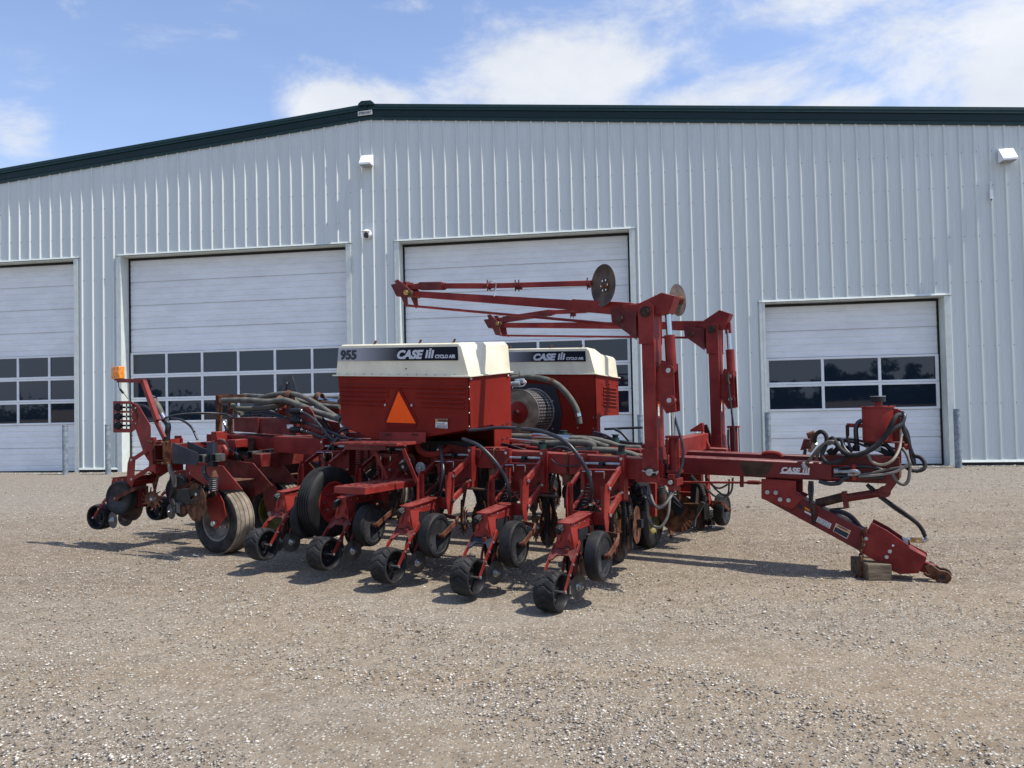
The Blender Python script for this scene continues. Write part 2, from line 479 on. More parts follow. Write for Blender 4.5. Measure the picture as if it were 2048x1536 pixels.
# ================================================================== GROUND
def ground_material():
    m = bpy.data.materials.new('packed_gravel')
    m.use_nodes = True
    nt = m.node_tree; L = nt.links
    b = nt.nodes['Principled BSDF']
    b.inputs['Roughness'].default_value = 0.95
    b.inputs['Specular IOR Level'].default_value = 0.15
    tc = nt.nodes.new('ShaderNodeTexCoord')
    def mp(sc):
        n = nt.nodes.new('ShaderNodeMapping'); n.inputs['Scale'].default_value = sc
        L.new(tc.outputs['Object'], n.inputs['Vector']); return n.outputs[0]
    def noise(s, d, r, sc=(1, 1, 1), w=0):
        n = nt.nodes.new('ShaderNodeTexNoise')
        n.inputs['Scale'].default_value = s; n.inputs['Detail'].default_value = d; n.inputs['Roughness'].default_value = r
        n.inputs['Distortion'].default_value = w
        L.new(mp(sc), n.inputs['Vector']); return n.outputs['Fac']
    def ramp(s, a, c, t0=0, t1=1):
        r = nt.nodes.new('ShaderNodeMapRange'); r.interpolation_type = 'SMOOTHSTEP'
        r.inputs['From Min'].default_value = a; r.inputs['From Max'].default_value = c
        r.inputs['To Min'].default_value = t0; r.inputs['To Max'].default_value = t1
        L.new(s, r.inputs['Value']); return r.outputs[0]
    def mix(f, a, c, bt='MIX'):
        x = nt.nodes.new('ShaderNodeMix'); x.data_type = 'RGBA'; x.blend_type = bt
        for s_, v in (('Factor', f), ('A', a), ('B', c)):
            if isinstance(v, tuple): x.inputs[s_].default_value = (*v, 1)
            elif isinstance(v, float): x.inputs[s_].default_value = v
            else: L.new(v, x.inputs[s_])
        return x.outputs['Result']
    big = ramp(noise(0.35, 5, 0.6, (0.6, 1.5, 1), 0.4), 0.38, 0.62)
    c = mix(big, (0.278, 0.209, 0.135), (0.276, 0.231, 0.172))
    br = ramp(noise(0.5, 6, 0.62, (0.35, 1.8, 1), 0.6), 0.50, 0.68)
    c = mix(br, c, (0.190, 0.142, 0.090))
    sp = nt.nodes.new('ShaderNodeSeparateXYZ'); L.new(tc.outputs['Object'], sp.inputs[0])
    far = ramp(sp.outputs['Y'], 9.0, 14.0)          # cleaner grey stone by the building
    c = mix(far, c, (0.228, 0.203, 0.175))
    b1 = ramp(sp.outputs['Y'], 5.6, 7.6); b2 = ramp(sp.outputs['Y'], 12.5, 10.0)
    bm_ = nt.nodes.new('ShaderNodeMath'); bm_.operation = 'MULTIPLY'; L.new(b1, bm_.inputs[0]); L.new(b2, bm_.inputs[1])
    bm2 = nt.nodes.new('ShaderNodeMath'); bm2.operation = 'MULTIPLY'; L.new(bm_.outputs[0], bm2.inputs[0]); L.new(ramp(noise(0.9, 6, 0.65, (0.3, 1.6, 1), 0.5), 0.34, 0.58, 0.15, 0.9), bm2.inputs[1])
    c = mix(bm2.outputs[0], c, (0.170, 0.122, 0.080))
    mid = ramp(noise(7, 6, 0.7), 0.3, 0.7)
    c = mix(mid, c, (0.40, 0.36, 0.31), 'MIX') if False else mix(0.38, c, mix(mid, (0.145, 0.112, 0.078), (0.375, 0.318, 0.240)))
    def vor(s, rnd=1.0):
        v = nt.nodes.new('ShaderNodeTexVoronoi'); v.inputs['Scale'].default_value = s
        v.inputs['Randomness'].default_value = rnd
        L.new(mp((1, 1, 1)), v.inputs['Vector']); return v
    hs = []
    for s, lo, hi, amt in ((34, 0.0, 0.40, 0.9), (80, 0.0, 0.5, 0.9)):
        v = vor(s)
        se = nt.nodes.new('ShaderNodeSeparateColor'); L.new(v.outputs['Color'], se.inputs[0])
        present = ramp(se.outputs[0], 0.52, 0.58)
        inside = ramp(v.outputs['Distance'], hi, hi - 0.14)
        fm = nt.nodes.new('ShaderNodeMath'); fm.operation = 'MULTIPLY'
        L.new(present, fm.inputs[0]); L.new(inside, fm.inputs[1])
        f2 = nt.nodes.new('ShaderNodeMath'); f2.operation = 'MULTIPLY'
        L.new(fm.outputs[0], f2.inputs[0]); f2.inputs[1].default_value = amt
        sc_ = mix(ramp(se.outputs[1], 0.15, 0.95), (0.13, 0.115, 0.095), (0.58, 0.54, 0.45))
        c = mix(f2.outputs[0], c, sc_)
        h = nt.nodes.new('ShaderNodeMath'); h.operation = 'MULTIPLY'
        L.new(f2.outputs[0], h.inputs[0]); h.inputs[1].default_value = 40 / s
        hs.append(h.outputs[0])
    L.new(c, b.inputs['Base Color'])
    hh = nt.nodes.new('ShaderNodeMath'); hh.operation = 'ADD'
    L.new(hs[0], hh.inputs[0]); L.new(hs[1], hh.inputs[1])
    h2 = nt.nodes.new('ShaderNodeMath'); h2.operation = 'MULTIPLY_ADD'
    L.new(noise(38, 8, 0.75), h2.inputs[0]); h2.inputs[1].default_value = 1.6; L.new(hh.outputs[0], h2.inputs[2])
    bp = nt.nodes.new('ShaderNodeBump'); bp.inputs['Strength'].default_value = 0.75; bp.inputs['Distance'].default_value = 0.008
    L.new(h2.outputs[0], bp.inputs['Height']); L.new(bp.outputs[0], b.inputs['Normal'])
    return m
GROUND = ground_material()
def ground():
    # fine in front of the building, coarse to the horizon; gently uneven
    xs = sorted(set([-900, -300, -100, -40] + [round(-20 + i * 0.5, 3) for i in range(81)] + [40, 100, 300, 900]))
    ys = sorted(set([-900, -300, -100, -40, -20, -10, -5] + [round(-1 + i * 0.4, 3) for i in range(60)] + [40, 100, 300, 900]))
    rng = np.random.RandomState(3)
    ph = rng.rand(8, 4)
    V = []
    for y in ys:
        for x in xs:
            z = 0
            if -20 <= x <= 20 and 1.5 < y < 15:
                for a in ph:
                    z += 0.004 * math.sin(x * (0.6 + a[0] * 2.2) + y * (0.5 + a[1] * 2.2) + a[2] * 6.28)
            V.append((x, y, z - 0.006))
    W = len(xs)
    Fs = [(j * W + i, j * W + i + 1, (j + 1) * W + i + 1, (j + 1) * W + i) for j in range(len(ys) - 1) for i in range(W - 1)]
    b = MB(); b.add(V, Fs, GROUND)
    o = b.build('ground', smooth=60)
    tag(o, kind='structure')
ground()

def stones():
    rng = np.random.RandomState(11)
    mats_ = [mat('pale_stone', (0.56, 0.51, 0.43), 0.9, spec=0.2, var=0.25, vscale=8),
             mat('grey_stone', (0.30, 0.28, 0.24), 0.9, spec=0.2, var=0.25, vscale=8),
             mat('brown_stone', (0.24, 0.19, 0.135), 0.9, spec=0.2, var=0.25, vscale=8),
             mat('dark_stone', (0.10, 0.09, 0.08), 0.85, spec=0.3, var=0.25, vscale=8)]
    N = 90000
    # density falls with distance from the camera, inside the view cone
    u = rng.rand(N)
    d = 2.9 * (17.0 / 2.9) ** (u ** 1.25)
    a = (rng.rand(N) * 2 - 1) * 0.74
    X = a * d; Y = d
    # clusters: keep more where a cheap value noise is high
    f = np.sin(X * 1.7 + 2 * np.sin(Y * 1.3)) * np.sin(Y * 2.9 + 1.3 * np.sin(X * 0.9)) + 0.6 * np.sin(X * 5.1 + Y * 3.3)
    keep = rng.rand(N) < np.clip(0.55 + 0.25 * f, 0.25, 1)
    X, Y, d = X[keep], Y[keep], d[keep]
    # clean stone drifted up against the foot of the building
    tt = rng.uniform(-15, 12.5, 9000); oo = -0.03 - np.abs(rng.normal(size=9000)) * 0.16
    Xw = tt * math.cos(0.1507) + oo * math.sin(0.1507); Yw = 18.07 - tt * math.sin(0.1507) + oo * math.cos(0.1507)
    X = np.r_[X, Xw]; Y = np.r_[Y, Yw]; d = np.r_[d, np.full(9000, 22.0)]
    n = len(X)
    s = 0.0024 + 0.0075 * rng.rand(n) ** 4 + 0.0003 * d
    big = rng.rand(n) < 0.006
    s[big] *= 1.9
    base = np.array([[1, 0, 0], [-1, 0, 0], [0, 1, 0], [0, -1, 0], [0, 0, .75], [0, 0, -.75]], float)
    faces = np.array([[0, 2, 4], [2, 1, 4], [1, 3, 4], [3, 0, 4], [2, 0, 5], [1, 2, 5], [3, 1, 5], [0, 3, 5]])
    jit = base[None] * (0.7 + 0.6 * rng.rand(n, 6, 1)) + 0.16 * (rng.rand(n, 6, 3) - 0.5)
    ang = rng.rand(n) * 6.28
    ca, sa = np.cos(ang)[:, None], np.sin(ang)[:, None]
    x = jit[:, :, 0] * (1.0 + 0.5 * rng.rand(n, 1)); y = jit[:, :, 1]; z = jit[:, :, 2] * 0.75
    P = np.stack([(x * ca - y * sa) * s[:, None] + X[:, None], (x * sa + y * ca) * s[:, None] + Y[:, None], z * s[:, None] + 0.001], -1)
    V = P.reshape(-1, 3)
    Fc = (faces[None] + (np.arange(n) * 6)[:, None, None]).reshape(-1, 3)
    me = bpy.data.meshes.new('gravel')
    me.vertices.add(len(V)); me.vertices.foreach_set('co', V.astype(np.float32).ravel())
    me.loops.add(len(Fc) * 3); me.loops.foreach_set('vertex_index', Fc.astype(np.int32).ravel())
    me.polygons.add(len(Fc)); me.polygons.foreach_set('loop_start', (np.arange(len(Fc)) * 3).astype(np.int32))
    for m_ in mats_: me.materials.append(m_)
    mi = rng.choice(4, n, p=[0.46, 0.32, 0.17, 0.05])
    me.polygons.foreach_set('material_index', np.repeat(mi, 8).astype(np.int32))
    me.update(calc_edges=True)
    o = bpy.data.objects.new('gravel', me); C.objects.link(o)
    tag(o, 'loose pale and grey gravel stones strewn over the yard', 'gravel', kind='stuff')
stones()

# ================================================================== BUILDING
ANG = 0.1507
B = empty('steel_building', (0, 18.07, 0), -ANG)
tag(B, 'long pale grey ribbed metal workshop with dark green roof edge and four white overhead doors', 'building')
PEAK_T, PEAK_Z = -3.46, 8.66
def ztop(t): return PEAK_Z - 0.0905 * abs(t - PEAK_T) if t < PEAK_T else PEAK_Z - 0.0860 * (t - PEAK_T)
OPEN = [(-17.3, -11.46, 5.58), (-10.21, -4.02, 5.58), (-2.76, 2.89, 5.56), (5.78, 9.66, 3.72)]
T0, T1 = -24.0, 20.0
def cladding():
    prof = []
    k0 = int((T0 + 3.37) / 0.3048) - 1
    x = -3.37 + k0 * 0.3048
    while x < T1:
        for dx, dy in ((-0.030, 0), (-0.012, -0.032), (0.012, -0.032), (0.030, 0), (0.088, 0), (0.094, -0.005), (0.106, -0.005), (0.112, 0),
                       (0.190, 0), (0.196, -0.005), (0.208, -0.005), (0.214, 0)):
            prof.append((x + dx, dy))
        x += 0.3048
    prof = [p for p in prof if T0 <= p[0] <= T1]
    def yat(t):
        for (a, ya), (b_, yb) in zip(prof, prof[1:]):
            if a <= t <= b_: return ya + (yb - ya) * (t - a) / (b_ - a)
        return 0
    for a, b_, z in OPEN:
        prof += [(a, yat(a)), (b_, yat(b_))]
    prof.append((PEAK_T, yat(PEAK_T)))
    prof = sorted(set(prof))
    mb = MB()
    for (a, ya), (b_, yb) in zip(prof, prof[1:]):
        if b_ - a < 1e-6: continue
        mid = (a + b_) / 2; lo = 0.02
        for oa, ob, oz in OPEN:
            if oa < mid < ob: lo = oz
        mb.quad([(a, ya, lo), (b_, yb, lo), (b_, yb, ztop(b_)), (a, ya, ztop(a))], WALLM)
    o = mb.build('wall', B, smooth=0)
    # screws: two rows of tiny heads every girt
    sc = MB()
    for z in (1.35, 2.6, 4.0, 5.0, 6.1, 6.85):
        x = -3.37 + k0 * 0.3048
        while x < T1:
            for dx in (-0.045, 0.045):
                if x > T0 + 0.1 and x < T1 - .1 and z < ztop(x) - 0.3 and not any(oa - .1 < x < ob + .1 and z < oz + .1 for oa, ob, oz in OPEN):
                    if (int(round(x * 7)) % 3) == 0 or dx > 0:
                        sc.cyl((x + dx, 0, z), (x + dx, -0.008, z), 0.008, SEALM if dx > 0 else GALV, 6)
            x += 0.3048
    tag(sc.build('screw_row', B, smooth=0), kind='stuff')
    s2 = MB()   # other walls
    s2.quad([(T0, 0, 0), (T0, 30, 0), (T0, 30, ztop(T0)), (T0, 0, ztop(T0))], WALLM)
    s2.quad([(T1, 0, 0), (T1, 30, 0), (T1, 30, ztop(T1)), (T1, 0, ztop(T1))], WALLM)
    s2.quad([(T0, 30, 0), (T1, 30, 0), (T1, 30, ztop(T1)), (PEAK_T, 30, PEAK_Z), (T0, 30, ztop(T0))], WALLM)
    s2.build('side_wall', B, smooth=0)
cladding()
def roof():
    r = MB()
    for a, b_ in ((T0 - .1, PEAK_T), (PEAK_T, T1 + .1)):
        za, zb = ztop(a) + 0.30, ztop(b_) + 0.30
        r.prism([(a, -0.07, za), (b_, -0.07, zb), (b_, 30.2, zb), (a, 30.2, za)], (0, 0, 0.05), GREENL)
    rf = r.build('roof', B, smooth=0)
    f = MB()
    for a, b_ in ((T0 - .1, PEAK_T), (PEAK_T, T1 + .1)):
        za, zb = ztop(a), ztop(b_)
        # lower lip, dark face, bright upper cap that leans back
        f.prism([(a, -0.045, za - 0.035), (b_, -0.045, zb - 0.035), (b_, -0.045, zb + 0.05), (a, -0.045, za + 0.05)], (0, 0.05, 0), GREENL)
        f.prism([(a, -0.060, za + 0.045), (b_, -0.060, zb + 0.045), (b_, -0.060, zb + 0.215), (a, -0.060, za + 0.215)], (0, 0.08, 0), GREENM)
        f.prism([(a, -0.095, za + 0.205), (b_, -0.095, zb + 0.205), (b_, -0.078, zb + 0.335), (a, -0.078, za + 0.335)], (0, 0.12, 0), GREENL)
        f.prism([(a, -0.092, za + 0.255), (b_, -0.092, zb + 0.255), (b_, -0.096, zb + 0.27), (a, -0.096, za + 0.27)], (0, 0.02, 0), GREENM)
    f.build('rake_trim', B, smooth=0)
    p = MB()
    p.prism([(PEAK_T - .20, -0.135, PEAK_Z + .29), (PEAK_T + .20, -0.135, PEAK_Z + .29), (PEAK_T + .20, -0.135, PEAK_Z + .335), (PEAK_T + .12, -0.135, PEAK_Z + .40), (PEAK_T - .12, -0.135, PEAK_Z + .40), (PEAK_T - .20, -0.135, PEAK_Z + .335)], (0, 0.25, 0), GREENL)
    p.beam((PEAK_T, -0.145, PEAK_Z + .22), (PEAK_T, -0.145, PEAK_Z + .36), .02, .012, GREENM)
    p.build('ridge_cap', B, smooth=0)
roof()

def text_mesh(name, txt, size, material, parent, origin, xdir, ydir, extrude=0.0015, shear=0.0, bold=0.0, width=None, align='LEFT', space=1.0):
    cu_ = bpy.data.curves.new(name, 'FONT')
    cu_.body = txt; cu_.size = size; cu_.extrude = extrude; cu_.shear = shear; cu_.offset = bold
    cu_.space_character = space; cu_.align_x = align; cu_.resolution_u = 3
    ob = bpy.data.objects.new(name + '_tmp', cu_)
    C.objects.link(ob)
    dg = bpy.context.evaluated_depsgraph_get()
    me = bpy.data.meshes.new_from_object(ob.evaluated_get(dg))
    bpy.data.objects.remove(ob)
    if width:
        xs = [v.co.x for v in me.vertices]
        k = width / max(1e-6, max(xs) - min(xs)); x0 = min(xs)
        for v in me.vertices: v.co.x = (v.co.x - x0) * k
    me.materials.clear(); me.materials.append(material)
    o = bpy.data.objects.new(name, me); C.objects.link(o)
    o.parent = parent
    x = Vector(xdir).normalized(); y = Vector(ydir); y = (y - x * y.dot(x)).normalized(); z = x.cross(y)
    M_ = Matrix((x, y, z)).transposed().to_4x4(); M_.translation = Vector(origin)
    o.matrix_local = M_
    return o

sgn = MB(); sgn.box((-3.50, -0.085, 8.775), (0.37, 0.012, 0.115), mat('sign_plate', (0.62, 0.62, 0.54), 0.5), Matrix.Rotation(-0.055, 3, 'Y'))
sg = sgn.build('sign', B)
text_mesh('sign_lettering', 'STEELWAY', 0.085, INK, sg, (-3.66, -0.0925, 8.738), (1, 0, 0.055), (0, 0, 1), bold=0.002, width=0.32, shear=0.1)

def garage_door(a, b_, top, ncol, first_win, last_win, nsec, parent):
    yd = 0.30
    d = MB()
    h = (top - 0.02) / nsec
    # panels: pressed profile per section
    x0, x1 = a - 0.02, b_ + 0.02
    for s in range(nsec):
        z0 = 0.015 + s * h; z1 = z0 + h
        if first_win <= s <= last_win: continue
        npp = 4; p = (h - 0.022) / npp
        pts = [(z0, yd + 0.028), (z0 + 0.006, yd + 0.026), (z0 + 0.009, yd)]
        for k in range(npp):
            zz = z0 + 0.012 + k * p
            pts += [(zz, yd), (zz + p - 0.042, yd), (zz + p - 0.028, yd + 0.011), (zz + p - 0.016, yd + 0.011), (zz + p - 0.003, yd)]
        pts += [(z1 - 0.007, yd), (z1 - 0.003, yd + 0.026), (z1, yd + 0.028)]
        for (za, ya), (zb, yb) in zip(pts, pts[1:]):
            if zb > za: d.quad([(x0, ya, za), (x1, ya, za), (x1, yb, zb), (x0, yb, zb)], DOORM)
    d.quad([(x0, yd + 0.035, 0), (x1, yd + 0.035, 0), (x1, yd + 0.035, top), (x0, yd + 0.035, top)], SEALM)
    g = d.build('garage_door', parent, smooth=0)
    fr = MB()
    cw = (b_ - a - 0.10) / ncol
    for s in range(first_win, last_win + 1):
        z0 = 0.015 + s * h; z1 = z0 + h
        for zz in (z0 + 0.028, z1 - 0.028):
            fr.box(((a + b_) / 2, yd - 0.004, zz), (b_ - a + 0.02, 0.042, 0.052), DOORM)
        for k in range(ncol + 1):
            xx = a + 0.05 + k * cw
            w = 0.10 if k in (0, ncol) else 0.062
            fr.box((xx, yd - 0.007, (z0 + z1) / 2), (w, 0.042, h - 0.06), DOORM)
    fr.build('window_frame', g, bevel=0.006, smooth=0)
    for s in range(first_win, last_win + 1):
        z0 = 0.015 + s * h; z1 = z0 + h
        for k in range(ncol):
            xx = a + 0.05 + k * cw
            tx = random.uniform(-0.004, 0.004); tz = random.uniform(-0.003, 0.003)
            w = MB()
            xa, xb, za, zb = xx + 0.03, xx + cw - 0.03, z0 + 0.05, z1 - 0.05
            yy = yd - 0.001
            w.quad([(xa, yy - tx - tz, za), (xb, yy + tx - tz, za), (xb, yy + tx + tz, zb), (xa, yy - tx + tz, zb)], GLASS)
            w.build('window_pane', g, smooth=0)
    sl = MB()
    sl.bb(a, a + 0.035, yd - 0.03, yd + 0.03, 0, top, SEALM)
    sl.bb(b_ - 0.035, b_, yd - 0.03, yd + 0.03, 0, top, SEALM)
    sl.bb(a + 0.036, b_ - 0.036, yd - 0.05, yd + 0.03, top - 0.05, top - 0.001, SEALM)
    sl.bb(a + 0.036, b_ - 0.036, yd - 0.02, yd + 0.03, 0, 0.02, SEALM)
    sl.build('door_seal', g, smooth=0)
    return g
doors = []
for (a, b_, z), nc, fw, lw, ns in zip(OPEN, (6, 6, 5, 3), (2, 2, 2, 2), (4, 4, 4, 3), (9, 9, 9, 6)):
    g = garage_door(a + 0.055, b_ - 0.055, z - 0.02, nc, fw, lw, ns, B)
    doors.append(g)
    t = MB()
    for x, s in ((a, 1), (b_, -1)):
        t.bb(x - 0.002 * s, x + 0.05 * s, -0.045, 0.32, 0.0, z, TRIMM)
        t.bb(x - 0.075 * s, x - 0.004 * s, -0.043, -0.034, 0.0, z + 0.05, TRIMM)
    t.bb(a + 0.05, b_ - 0.05, -0.040, 0.32, z - 0.012, z + 0.002, TRIMM)
    t.prism([(a - 0.08, -0.05, z + 0.004), (b_ + 0.08, -0.05, z + 0.004), (b_ + 0.08, -0.03, z + 0.055), (a - 0.08, -0.03, z + 0.055)], (0, 0.03, 0), TRIMM)
    t.bb(a - 0.10, b_ + 0.10, -0.060, -0.030, z + 0.0, z + 0.008, SEALM)
    t.build('door_trim', B, smooth=0)
edges = [T0] + [v for o_ in OPEN for v in (o_[0] - 0.08, o_[1] + 0.08)] + [T1]
for a, b_ in zip(edges[0::2], edges[1::2]):
    bt = MB(); bt.prism([(a, -0.06, 0.075), (b_, -0.06, 0.075), (b_, -0.035, 0.125), (a, -0.035, 0.125)], (0, 0.05, 0), TRIMM)
    bt.bb(a, b_, -0.035, 0.02, 0.0, 0.076, SEALM)
    bt.build('base_trim', B, smooth=0)
# downpipe-like corner trims by the door edges
def bworld(t, y, z):
    return Matrix.Translation(B.location) @ Matrix.Rotation(-ANG, 4, 'Z') @ Vector((t, y, z))

for t, z0, z1, lab in ((-3.47, 7.45, 7.73, 'white wedge shaped wall light under the roof peak, above the dome camera'),
                       (10.95, 6.56, 6.86, 'white wedge shaped wall light high on the right end of the metal wall')):
    w = MB()
    hw = 0.15
    w.prism([(-hw, 0, z1 - z0), (-hw, 0, 0), (-hw, -0.24, 0.0), (-hw, -0.24, 0.045), (-hw, -0.04, z1 - z0)], (2 * hw, 0, 0), PLAINW)
    w.bb(-hw + .02, hw - .02, -0.22, -0.02, -0.014, -0.001, GALV)
    o = w.build('wall_light', None, bevel=0.006, loc=bworld(t, -0.034, z0), rotz=-ANG)
    tag(o, lab, 'wall light', 'white wall lights on the building')
cm = empty('security_camera', bworld(-3.50, -0.034, 5.76), -ANG)
tag(cm, 'white dome security camera on the metal wall beneath the wall light', 'camera')
a_ = MB(); a_.lathe((0, 0, 0.02), (0, -1, 0), [(0, .0), (0, .105), (.03, .115), (.09, .11), (.13, .085), (.15, .0)], PLAINW, 24); a_.build('housing', cm)
a_ = MB(); a_.lathe((0, -0.07, 0.0), (0, -0.6, -0.5), [(0, .085), (.04, .080), (.07, .062), (.09, .03), (.095, 0)], mat('smoked_dome', (0.012, 0.012, 0.015), 0.1, spec=0.8), 24); a_.build('lens_dome', cm)
a_ = MB(); a_.lathe((0, -0.12, 0.06), (0, 0, 1), [(0, .105), (.012, .10), (.03, .07), (.04, 0)], PLAINW, 20); a_.build('sun_shield', cm)
an = MB()
an.box((0, -0.03, 0.10), (0.055, 0.04, 0.20), PLAINW); an.cyl((-0.012, -0.03, 0.2), (-0.018, -0.03, 0.39), 0.007, PLAINW, 8); an.cyl((0.014, -0.03, 0.2), (0.016, -0.03, 0.39), 0.007, PLAINW, 8)
an.cyl((0, -0.03, -0.03), (0, -0.03, 0.0), 0.012, SEALM, 8)
o = an.build('antenna_box', None, loc=bworld(10.63, -0.034, 5.78), rotz=-ANG); tag(o, 'small white box with two thin aerials on the wall at right', 'antenna')
for t, y, lab in ((-11.39, -0.52, 'leftmost grey steel bollard, in front of the leftmost door'), (-10.20, -0.52, 'grey steel bollard between the two leftmost doors, left of the amber light'),
                  (2.98, -0.45, 'grey steel bollard right of the tallest middle door, behind the red mast'), (5.74, -0.5, 'grey steel bollard at the left edge of the small right door'),
                  (9.60, -0.5, 'rightmost grey steel bollard, at the right edge of the small door')):
    w = MB()
    w.lathe((0, 0, -0.02), (0, 0, 1), [(0, .066), (1.245, .066), (1.252, .064)], BOLLM, 28, caps=True)
    w.lathe((0, 0, 1.20), (0, 0, 1), [(0, .067), (.008, .0685), (.04, .0685), (.045, .067)], BOLLM, 28)
    o = w.build('bollard', None, loc=bworld(t, y, 0), rotz=0)
    tag(o, lab, 'bollard', 'steel bollards guarding the door edges')

# ================================================================== PLANTER
# planter frame: x = along the tongue towards the hitch, y = across it (away from the camera), z = up
YAW = R(30)
H0 = Vector((3.55, 6.41, 0))
PL = empty('planter', H0, -YAW)
tag(PL, 'red front folding row crop planter with two cream lidded hoppers and raised marker arms', 'planter')
Tv = Vector((math.cos(YAW), -math.sin(YAW), 0)); Nv = Vector((math.sin(YAW), math.cos(YAW), 0))
def P(px, py, n=None, t=None, z=None):
    """point of the planter frame seen in direction (px,py) on the plane n, t or z = const"""
    d = pix_dir(px, py); o = Vector((0, 0, EYE)) - H0
    if n is not None: s = (n - o.dot(Nv)) / d.dot(Nv)
    elif t is not None: s = (t - o.dot(Tv)) / d.dot(Tv)
    else: s = (z - EYE) / d.z
    q = o + d * s
    return Vector((q.dot(Tv), q.dot(Nv), q.z))
def crop(ox, oy, k):
    return lambda x, y, **kw: P(ox + x / k, oy + y / k, **kw)
c1 = crop(150, 700, 3.573); c2 = crop(480, 860, 3.938); c3 = crop(860, 860, 4.043); c4 = crop(640, 660, 3.103)
c5 = crop(760, 510, 2.844); c6 = crop(1220, 740, 3.841); c7 = crop(1480, 780, 3.841)
cA = crop(400, 720, 5.12); cB = crop(1180, 900, 6.827); cC = crop(1590, 790, 7.314); cD = crop(150, 880, 6.4); cE = crop(1260, 560, 3.841); cF = crop(1000, 860, 5.689)
def wz(t): return -0.04 * (t + 2.48)      # the nose sits low, so the wings rise towards the tail
X_, Y_, Z_ = Vector((1, 0, 0)), Vector((0, 1, 0)), Vector((0, 0, 1))

# ---------------- tyre and wheel shapes (axis along x, centre at 0)
def tyre_profile(r, w, rim_r, crown=0.03, grooves=3):
    hw = w / 2
    pr = [(-hw * .62, rim_r), (-hw * .9, rim_r + .02), (-hw, (r + rim_r) / 2), (-hw * .97, r - crown * 1.6), (-hw * .86, r - crown * .7), (-hw * .74, r - crown * .25)]
    if grooves:
        n = grooves
        for i in range(n):
            x = -hw * .62 + 2 * hw * .62 * i / (n - 1)
            pr += [(x - .009, r - .003 - abs(x) * .03), (x - .005, r - .014), (x + .005, r - .014), (x + .009, r - .003 - abs(x) * .03)]
    else: pr += [(0, r)]
    pr += [(-a, b) for a, b in reversed(pr[:6])]
    return pr
def tyre(mb, r, w, rim_r, tread, side, grooves=4, n=56, crown=0.03):
    pr = tyre_profile(r, w, rim_r, crown, grooves)
    ml = [tread if pr[i][1] > r - crown * 1.2 and pr[i + 1][1] > r - crown * 1.2 else side for i in range(len(pr) - 1)]
    mb.lathe((0, 0, 0), (1, 0, 0), pr, side, n, mlist=ml)
def press_wheel_mesh(seed=0):
    mb = MB()
    r, w = 0.152, 0.165
    nt, nx = 168, 12
    vs = []
    for j in range(nx + 1):
        x = -w / 2 + w * j / nx
        for i in range(nt):
            th = i / nt
            ph = (th * 14 + abs(x) * 9.5) % 1.0
            g = 0.0075 if ph < 0.20 and abs(x) < w * .47 else 0
            rr = r - 0.012 * (abs(x) / (w / 2)) ** 3 - g
            a = th * 2 * math.pi
            vs.append((x, rr * math.cos(a), rr * math.sin(a)))
    fs = [(j * nt + i, j * nt + (i + 1) % nt, (j + 1) * nt + (i + 1) % nt, (j + 1) * nt + i) for j in range(nx) for i in range(nt)]
    mb.add(vs, fs, RUBG)
    for s in (-1, 1):
        mb.lathe((0, 0, 0), (s, 0, 0), [(w / 2, r - .012), (w / 2 + .002, r - .022), (w / 2, r - .028)], RUBG, 48)
        mb.lathe((0, 0, 0), (s, 0, 0), [(w / 2, r - .028), (w / 2 - .006, r - .033), (.012, r - .045), (.008, r - .055), (.006, .04), (.03, .034), (.034, .012), (.034, 0)], PLAST, 40)
        for k in range(5):
            a = k * 1.2566 + .3
            mb.bolt((s * .010, .078 * math.cos(a), .078 * math.sin(a)), (s, 0, 0), .007, STEEL)
    return mb
def gauge_wheel_mesh(side):
    """side = -1: open face towards -x"""
    mb = MB()
    r, hw = 0.192, 0.052
    pr = [(-hw, .150), (-hw - .002, r - .016), (-hw * .8, r - .004), (-hw * .3, r), (hw * .4, r), (hw * .85, r - .006), (hw, r - .022), (hw, .15)]
    mb.lathe((0, 0, 0), (1, 0, 0), pr, RUB, 56)
    s = side
    mb.lathe((0, 0, 0), (s, 0, 0), [(hw + .001, r - .018), (hw - .004, .163), (hw - .004, .150), (hw - .007, .147), (hw - .016, .085), (hw - .020, .075), (hw - .020, 0)], GDISC, 56)
    mb.lathe((0, 0, 0), (-s, 0, 0), [(hw, r - .02), (hw - .02, .15), (hw - .03, 0)], PLAST, 40)
    for k in range(8):
        a = k * math.pi / 4 + .2
        mb.bolt((s * (hw - .010), .128 * math.cos(a), .128 * math.sin(a)), (s, 0, 0), .0075, SEALM, .005)
    mb.cyl((s * (hw - .03), 0, 0), (s * (hw + .004), 0, 0), .03, PLAST, 20)
    return mb
